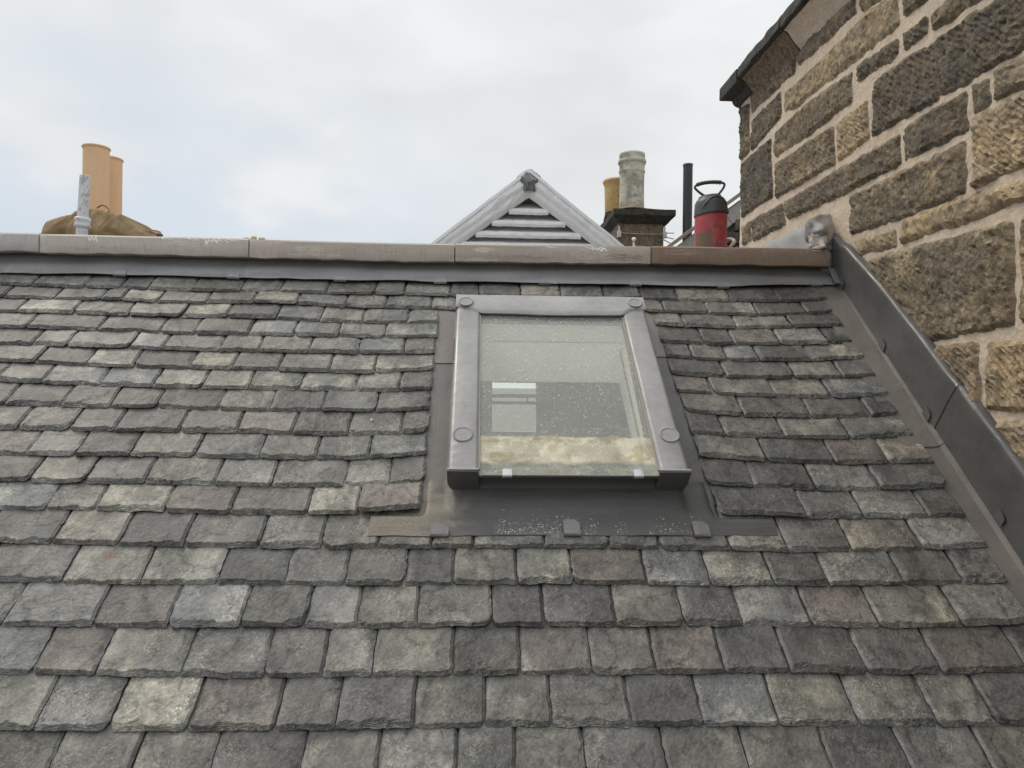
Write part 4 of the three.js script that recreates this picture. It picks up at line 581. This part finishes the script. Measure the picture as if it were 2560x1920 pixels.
{
  // chimney stack with two pots
  const o = thing('chimney_stack', 'dark stone chimney stack with one grey pot and one yellow pot', 'chimney', [1.81, 0, -8.6]);
  const sootS = std({ color: RGB(0.24, 0.195, 0.145), map: stoneMap, bumpMap: stoneBump, bumpScale: 0.02, roughness: 0.95 }), capM = std({ color: RGB(0.075, 0.073, 0.058), map: stoneMap, bumpMap: stoneBump, bumpScale: 0.015, roughness: 0.95 });
  part('stack', rbox(-0.262, 0.255, 0, EYE + 1.84, -0.55, 0.56, 0.012), sootS, o);
  const prism = (w0, w1, d0, d1, y0, y1, cx) => { const g = new THREE.BoxGeometry(1, 1, 1, 6, 1, 8), p = g.attributes.position; for (let i = 0; i < p.count; i++) { const t = p.getY(i) + 0.5; const x = p.getX(i) * 2 * mix(w0, w1, t), z = p.getZ(i) * 2 * mix(d0, d1, t); p.setXYZ(i, x + cx + (n3(x * 9, z * 9 + t) - 0.5) * 0.012, mix(y0, y1, t) + (n3(x * 7 + 3, z * 7) - 0.5) * 0.014, z + (n3(x * 8, z * 5 + 8) - 0.5) * 0.012); } return toCreasedNormals(planarUV(g, 0.8), 0.5); };
  part('cap_chamfer', prism(0.275, 0.345, 0.57, 0.64, EYE + 1.82, EYE + 1.9, 0.015), capM, o); part('cap_slab', prism(0.35, 0.35, 0.645, 0.645, EYE + 1.902, EYE + 1.97, 0.02), capM, o);
  const potMat = (a, b, c) => std({ map: tex(256, 256, (u, v) => { const s = sm(0.42, 0.62, tfbm(u, v * 0.7, 5, 2.2 + a, 4)) * 0.8, f = tfbm(u, v, 40, 6.6, 3), k = sm(0.55, 0.8, tfbm(u, v, 22, 3.9, 3)) * 0.35; return mix3([a, b, c], [0.12, 0.11, 0.095], clamp(s * (c > 0.3 ? 0.75 : 0.15) + k)).map(q => q * (0.8 + 0.4 * f)); }), roughness: 0.9, bumpMap: stoneBump, bumpScale: 0.004 });
  const grey = part('chimney_pot', lathe([[0.12, 0.68], [0.148, 0.68], [0.15, 0.655], [0.146, 0.62], [0.16, 0.605], [0.165, 0.585], [0.158, 0.565], [0.147, 0.56], [0.145, 0.49], [0.152, 0.48], [0.152, 0.462], [0.143, 0.452], [0.14, 0.3], [0.146, 0.0], [0.13, 0.0]], 40, 0.6), potMat(0.52, 0.50, 0.42), o, 'weathered grey ringed pot'); grey.position.set(-0.055, EYE + 2.01, 0.28);
  part('flaunching', lathe([[0.145, 0.05], [0.17, 0.035], [0.215, 0.0], [0.0, 0.0]], 30, 0.8), std({ color: RGB(0.3, 0.24, 0.17), map: mortarMap, bumpMap: stoneBump, bumpScale: 0.01, roughness: 0.95 }), grey);
  const yel = part('chimney_pot', lathe([[0.12, 0.40], [0.158, 0.40], [0.172, 0.385], [0.174, 0.365], [0.16, 0.345], [0.15, 0.30], [0.142, 0.0], [0.1, 0.0]], 40, 0.6), potMat(0.55, 0.38, 0.17), o, 'yellow clay pot with a rolled rim'); yel.position.set(-0.155, EYE + 1.98 + 0.13, -0.16); yel.scale.set(0.95, 1, 0.95);
  part('pot_base', lathe([[0.14, 0.14], [0.17, 0.0], [0, 0]], 24), capM, yel).position.y = -0.14;
  const galv = std({ color: RGB(0.45, 0.45, 0.45), roughness: 0.5, metalness: 0.5 });
  part('strap_wire', tube([[-0.26, EYE + 1.712, 0.575], [0, EYE + 1.702, 0.578], [0.262, EYE + 1.706, 0.575]], 0.004, 16, 6), galv, o);
  for (const x of [-0.255, 0.262]) { part('strap_bracket', [rbox(x - 0.02, x + 0.02, EYE + 1.66, EYE + 1.73, 0.56, 0.6, 0.004), box(x - 0.008, x + 0.008, EYE + 1.73, EYE + 1.79, 0.565, 0.58)], std({ color: RGB(0.5, 0.48, 0.46), roughness: 0.6 }), o); }
  part('bracket_arm', [0, 1, 2].map(k => { const g = new THREE.CylinderGeometry(0.006, 0.006, 0.14, 6); g.rotateZ(1.1 + 0.25 * k); g.translate(0.3, EYE + 1.62 + 0.05 * k, 0.57); return g; }), galv, o);
}
{
  // covered stack with two new clay pots
  const o = thing('clay_pot_stack', 'chimney stack with two plain new orange clay pots rising from the brown tarpaulin', 'chimney', [-4.15, 0, -8.2]);
  part('stack', rbox(-0.33, 0.62, 0, EYE + 1.6, -0.45, 0.35, 0.01), M.core, o);
  const clay = std({ map: tex(128, 128, (u, v) => { const f = tfbm(u, v, 6, 2.2, 4), g = tfbm(u, v, 50, 5.2, 2), k = 0.93 + 0.14 * (f - 0.5) + 0.06 * (g - 0.5); return [0.78 * k, 0.525 * k, 0.315 * k]; }), roughness: 0.85 });
  const prof = [[0.112, 1.0], [0.132, 1.0], [0.139, 0.993], [0.139, 0.98], [0.131, 0.972], [0.1285, 0.965], [0.1285, 0.0], [0.11, 0.0], [0.11, 0.99]];
  part('chimney_pot', lathe(prof, 48), clay, o).position.set(-0.018, EYE + 1.52, 0.2); part('chimney_pot', lathe(prof, 48), clay, o).position.set(-0.075, EYE + 1.52, -0.2);
  part('chimney_pot', lathe(prof.map(([r, y]) => [r, y * 0.12]), 24), clay, o).position.set(0.4, EYE + 1.56, -0.1);
  // tarpaulin: a draped cloth with folds
  const top = [[-4.53, 1.635], [-4.515, 1.665], [-4.44, 1.695], [-4.26, 1.735], [-4.215, 1.775], [-4.12, 1.80], [-4.035, 1.805], [-3.9, 1.765], [-3.83, 1.72], [-3.765, 1.745], [-3.73, 1.685], [-3.66, 1.62], [-3.6, 1.585], [-3.51, 1.56], [-3.43, 1.53], [-3.39, 1.46]];
  const yAt = x => { for (let i = 0; i < top.length - 1; i++) if (x >= top[i][0] && x <= top[i + 1][0]) return mix(top[i][1], top[i + 1][1], (x - top[i][0]) / (top[i + 1][0] - top[i][0] + 1e-6)); return 1.48; };
  const P = [], U = []; const sag = x => Math.pow(1 - Math.abs(2 * fbm(x * 5.5 + 2.2, 1.3, 0, 2) - 1), 2);
  for (let i = 0; i <= 120; i++) {
    const x = mix(-4.53, -3.39, i / 120), yt = yAt(x), c = [], q = [];
    for (let j = 0; j <= 40; j++) {
      const v = j / 40, ang = v * Math.PI, e = 0.24, ca = Math.cos(ang), sa = Math.sin(ang), zz = Math.sign(ca) * Math.pow(Math.abs(ca), e), yy = Math.pow(sa, e);
      const y = mix(0.8, yt, yy), down = clamp((yt - y) / 0.35);
      const rid = (q) => Math.pow(1 - Math.abs(2 * q - 1), 2.5);                 // rounded folds with sharp valleys
      const fold = (rid(fbm(x * 3.4 + (y - 1.75) * 3.4 * (x > -4.05 ? 1 : -1), 3.1 + y * 0.9, 0, 2)) - 0.35) * 0.17 * (0.35 + 0.65 * down) + (rid(fbm(x * 8 - y * 3, y * 2.4 + 7, 0, 2)) - 0.4) * 0.045 + (fbm(x * 14 + 4, y * 12, 0, 2) - 0.5) * 0.02;
      const taper = 0.45 + 0.55 * sm(-3.4, -3.75, x);
      c.push([x + (fbm(y * 8, x * 6, 0, 3) - 0.5) * 0.03, y + (fbm(x * 9, v * 7, 0, 2) - 0.5) * 0.03 * yy, -8.12 + zz * 0.46 * taper + fold * (Math.abs(ca) > 0.05 ? 1 : 0.3)]); q.push([x / 0.5, (v * 1.6) / 0.5]);
    }
    P.push(c); U.push(q);
  }
  const t = part('tarpaulin', (() => { const g = gridGeo(P, U); const ends = [0, 120].map(i => { const r = P[i], m = r.map(p => [p[0], p[1], -8.12 + (p[2] + 8.12) * 0.02]); return gridGeo([r, m], [U[i], U[i]]); }); return mergeGeometries([g, ...ends]); })(), std({ color: RGB(0.29, 0.205, 0.108), map: mortarMap, bumpMap: leadBump, bumpScale: 0.004, roughness: 0.9, side: THREE.DoubleSide }), scene);
  t.position.y = EYE; tag(t, 'brown canvas tarpaulin draped in folds over the stack with the orange pots', 'tarpaulin');
  const rope = part('tarpaulin_cord', tube([[-4.0, 1.79, -7.7], [-3.93, 1.815, -7.68], [-3.88, 1.78, -7.7], [-3.86, 1.74, -7.66]], 0.008, 24, 6), std({ color: RGB(0.25, 0.17, 0.09), roughness: 0.9 }), t);
  const clip = part('tarpaulin_end_weight', [rbox(-3.47, -3.425, 1.535, 1.575, -7.95, -7.88, 0.008), rbox(-3.435, -3.4, 1.5, 1.54, -7.93, -7.86, 0.008)], std({ color: RGB(0.07, 0.07, 0.07), roughness: 0.6 }), t);
}
{
  const galv = std({ map: tex(256, 256, (u, v) => { const f = tfbm(u, v, 9, 2.2, 4), s = sm(0.52, 0.66, tfbm(u, v, 18, 8.2, 4)); const k = 0.60 + 0.22 * (f - 0.5); return mix3([k, k * 1.01, k * 1.03], [0.30, 0.31, 0.32], s * 0.7); }), roughness: 0.6, metalness: 0.15 });
  const o = thing('vent_pipe', 'pale galvanised vent pipe with a ringed socket in front of the tarpaulin', 'pipe', [-3.53, EYE + 0.69, -6.5]);
  part('upper_pipe', lathe([[0.036, 1.105], [0.041, 1.105], [0.0425, 1.1], [0.0445, 0.72], [0.036, 0.72]], 32, 0.6), galv, o); part('socket', lathe([[0.044, 0.735], [0.058, 0.733], [0.066, 0.722], [0.066, 0.706], [0.060, 0.700], [0.059, 0.676], [0.066, 0.668], [0.066, 0.652], [0.056, 0.642], [0.047, 0.638]], 32, 0.6), galv, o); part('lower_pipe', lathe([[0.047, 0.64], [0.047, 0.0], [0.0, 0.0]], 32, 0.6), galv, o);
  o.rotation.z = -0.045;
  const b = thing('flue_pipe', 'tall plain black flue pipe between the grey chimney pot and the red sprayer', 'pipe', [2.322, EYE + 0.0, -8.0]);
  const bl = std({ color: RGB(0.045, 0.048, 0.052), roughness: 0.55, map: leadMap });
  part('flue_tube', lathe([[0.04, 2.49], [0.052, 2.49], [0.0525, 2.46], [0.052, 0.0]], 28), bl, b); part('flue_rim', lathe([[0.046, 2.492], [0.055, 2.492], [0.056, 2.47], [0.053, 2.465]], 28), bl, b); part('flue_foot', box(-0.15, 0.15, -EYE, 0.02, -0.15, 0.15), M.core, b);
}
{
  // sloping parapet of the next roof
  const o = thing('sloped_parapet', 'sloping parapet with grey lead panels under a brown coping behind the red sprayer', 'parapet', [0, EYE, -7.0]);
  const a = Math.atan(0.753), L = 2.6, mk = (u0, u1, v0, v1, z0, z1, r) => { const g = r ? rbox(u0, u1, v0, v1, z0, z1, r) : box(u0, u1, v0, v1, z0, z1); g.rotateZ(a); g.translate(1.2, 0.90, 0); return g; };
  part('parapet_coping', mk(-0.4, L, -0.035, 0.0, -0.4, 0.05, 0.006), std({ color: RGB(0.34, 0.27, 0.21), map: mortarMap, roughness: 0.9 }), o);
  for (let k = 0; k < 5; k++) { const u = -0.05 + 0.5 * k; part('lead_panel', mk(u, u + 0.496, -0.21, -0.06 - 0.012 * (k > 2), -0.02, 0.0 + 0.004 * (k % 2)), lead(0.42, 0.41, 0.39), o); }
  part('parapet_wall', (() => { const s = new THREE.Shape(); s.moveTo(1.0, -EYE); s.lineTo(3.2, -EYE); s.lineTo(3.2, 2.32); s.lineTo(1.0, 0.68); s.closePath(); const g = new THREE.ExtrudeGeometry(s, { depth: 0.3, bevelEnabled: false }); g.translate(0, 0, -0.33); return planarUV(g, 0.8); })(), std({ color: RGB(0.14, 0.12, 0.10), map: stoneMap, bumpMap: stoneBump, bumpScale: 0.03, roughness: 0.95 }), o);
  const R = rng(31), rub = [0.16, 0.2, 0.12].map(k => std({ color: RGB(k, k * 0.88, k * 0.72), map: stoneMap, bumpMap: stoneBump, bumpScale: 0.02, roughness: 0.95 }));
  for (let r = 0; r < 6; r++) for (let k = 0; k < 5; k++) { const x = 2.0 + k * 0.17 + (r % 2) * 0.08, y = 1.02 + r * 0.13; if (y + 0.1 > (x - 1.2) * 0.753 + 0.90 - 0.24) continue; part('rubble_stone', rbox(x, x + 0.15, y, y + 0.11, -0.04, 0.0 + 0.02 * R(), 0.014), rub[(r + k) % 3], o); }
}
{
  // red pump sprayer standing behind the coping
  const o = thing('pump_sprayer', 'chipped red pump sprayer with black lid and looped handle standing behind the coping', 'sprayer', [1.44, EYE + 0.69, -4.45]);
  const red = std({ map: tex(512, 256, (u, v) => { const f = tfbm(u, v, 8, 2.2, 4), ch = sm(0.66, 0.69, tfbm(u, v, 14, 7.4, 4)); const uu = u, big = sm(0.02, -0.01, Math.max(Math.abs(uu - 0.87) - 0.092 + (fbm(u * 60, v * 30, 0, 3) - 0.5) * 0.03, v - 0.66 + (fbm(u * 40, 2, 0, 3) - 0.5) * 0.14)); const spots = [[0.99, 0.73, 0.018, 0.035], [0.045, 0.7, 0.012, 0.03], [0.012, 0.46, 0.02, 0.05], [0.05, 0.44, 0.014, 0.05], [0.945, 0.78, 0.012, 0.012]].some(([a, b, ra, rb]) => { const du = Math.min(Math.abs(u - a), 1 - Math.abs(u - a)); return (du / ra) ** 2 + ((v - b) / rb) ** 2 < 0.6 + 0.9 * fbm(u * 90, v * 60, 0, 3); }); const k = 0.9 + 0.25 * (f - 0.5); let c = mix3([0.40 * k, 0.052 * k, 0.062 * k], [0.44, 0.12, 0.115], sm(0.5, 0.75, f) * 0.5); const bare = Math.max(big, spots ? 1 : 0, ch * 0.0); const rust = mix3([0.115, 0.075, 0.055], [0.17, 0.10, 0.065], tfbm(u, v, 30, 4.4, 3)); return mix3(c, rust, bare); }), roughness: 0.42 });
  const bodyG = new THREE.LatheGeometry([[0.0, 0.0], [0.094, 0.0], [0.099, 0.008], [0.099, 0.37], [0.0985, 0.385], [0.09, 0.395]].map(p => new THREE.Vector2(...p)), 64);
  { const uv = bodyG.attributes.uv, p = bodyG.attributes.position; for (let i = 0; i < uv.count; i++) uv.setXY(i, uv.getX(i), p.getY(i) / 0.4); }
  const body = part('tank', bodyG, red, o, 'red enamelled tank flaked to rust'); body.rotation.y = 0.0;
  const blk = std({ color: RGB(0.05, 0.052, 0.056), roughness: 0.45, bumpMap: leadBump, bumpScale: 0.002 });
  const lg = new THREE.LatheGeometry([[0.0, 0.118], [0.066, 0.118], [0.070, 0.112], [0.071, 0.104], [0.083, 0.096], [0.094, 0.078], [0.1, 0.045], [0.105, 0.012], [0.108, 0.0], [0.104, -0.006], [0.1, 0.0]].map(p => new THREE.Vector2(...p)), 64);
  const lid = part('lid', lg, blk, o); lid.position.set(0.003, 0.382, 0); lid.rotation.z = 0.11; lid.rotation.x = 0.0;
  const swoop = []; for (let i = 0; i <= 24; i++) { const t = i / 24, an = mix(-0.95, 0.95, t), r = 0.1 + 0.006 * Math.sin(Math.PI * t), h = 0.015 + 0.085 * Math.sin(Math.PI * clamp(t * 0.85 + 0.02)); const rr = h > 0.06 ? r - (h - 0.06) * 0.45 : r; swoop.push([Math.sin(an) * rr, h, Math.cos(an) * rr]); }
  part('lid_ridge', tube(swoop, 0.005, 48, 6), std({ color: RGB(0.12, 0.122, 0.125), roughness: 0.5 }), lid);
  const hp = [[-0.012, 0.112, 0], [-0.045, 0.128, 0], [-0.078, 0.155, 0], [-0.094, 0.176, 0], [-0.085, 0.19, 0], [-0.04, 0.2, 0], [0.02, 0.204, 0], [0.075, 0.2, 0], [0.094, 0.19, 0], [0.09, 0.172, 0], [0.065, 0.14, 0], [0.038, 0.118, 0], [0.012, 0.112, 0]];
  const hd = part('handle', tube(hp, 0.0075, 90, 10), blk, o); hd.position.set(0.003, 0.382, 0); hd.rotation.z = 0.07;
  part('handle_grip', tube([[-0.082, 0.192, 0], [-0.04, 0.202, 0], [0.02, 0.206, 0], [0.075, 0.202, 0]], 0.0115, 30, 10), blk, hd);
  const ribs = []; for (let k = 0; k < 8; k++) { const g = new THREE.TorusGeometry(0.0112, 0.0016, 6, 14); g.rotateY(Math.PI / 2); const t = k / 7; g.translate(mix(-0.07, 0.066, t), 0.196 + 0.0095 * Math.sin(Math.PI * clamp(t * 0.9 + 0.1)), 0); ribs.push(g); }
  part('grip_ribs', ribs, blk, hd);
  const h = part('hose', tube([[1.50, 0.74, -4.42], [1.56, 0.80, -4.43], [1.563, 0.87, -4.44], [1.59, 0.90, -4.46], [1.607, 0.925, -4.5], [1.592, 0.94, -4.53], [1.55, 0.93, -4.56], [1.49, 0.9, -4.6], [1.46, 0.84, -4.62], [1.5, 0.76, -4.65], [1.6, 0.72, -4.66], [1.72, 0.705, -4.6]], 0.011, 90, 10), std({ color: RGB(0.52, 0.46, 0.36), roughness: 0.6 }), scene); h.position.y = EYE; tag(h, 'loop of beige hose beside the red sprayer', 'hose');
  const wm = std({ color: RGB(0.78, 0.76, 0.7), roughness: 0.6 });
  const w = thing('wire_stay', 'small white forked wire stay with a round head poking above the coping', 'wire', [0.943, EYE, -4.4]);
  part('wire_legs', [tube([[-0.02, 0.70, 0.0], [-0.012, 0.83, 0], [-0.001, 0.862, 0], [0.0, 0.885, 0]], 0.0045, 20, 6), tube([[0.075, 0.70, 0.0], [0.05, 0.83, 0], [0.006, 0.86, 0], [0.0, 0.885, 0]], 0.0045, 20, 6)], wm, w); part('wire_head', new THREE.SphereGeometry(0.0145, 14, 10).scale(1, 0.85, 1).translate(0.002, 0.9, 0), wm, w);
}
{
  // scraps on the slates
  const chip = roofThing('slate_chip', 'small white stone chip lying on a slate beside the skylight', 'chip'); part('chip', new THREE.TetrahedronGeometry(0.009).translate(-0.47, 0.014, 0.26), std({ color: RGB(0.8, 0.79, 0.76), roughness: 0.8 }), chip);
  const pink = roofThing('pink_scrap', 'tiny pink plastic scrap between two slates below the tarpaulin end', 'scrap'); part('scrap', new THREE.TetrahedronGeometry(0.012).scale(1, 0.35, 0.6).translate(-2.31, 0.012, -0.43), std({ color: RGB(0.8, 0.2, 0.24), roughness: 0.6 }), pink);
}

{
  const o = thing('mortar_lump', 'small pale yellow mortar lumps left on top of the coping joint', 'mortar', [-1.27, EYE + 0.797, -4.1]);
  const m = std({ color: RGB(0.72, 0.66, 0.46), map: mortarMap, roughness: 0.95 });
  for (const [x, r, h] of [[-0.04, 0.016, 0.007], [0.0, 0.018, 0.014], [0.045, 0.02, 0.008]]) { const g = new THREE.IcosahedronGeometry(1, 2), p = g.attributes.position; for (let i = 0; i < p.count; i++) { const q = 0.75 + 0.5 * n3(p.getX(i) * 2 + x * 90, p.getY(i) * 2, p.getZ(i) * 2 + 5); p.setXYZ(i, p.getX(i) * r * q + x, p.getY(i) * h * q + h * 0.4, p.getZ(i) * r * q); } g.computeVertexNormals(); part('lump', g, m, o); }
}

scene.traverse(o => { if (o.isMesh) { o.castShadow = o.receiveShadow = true; } });
renderer.render(scene, camera);
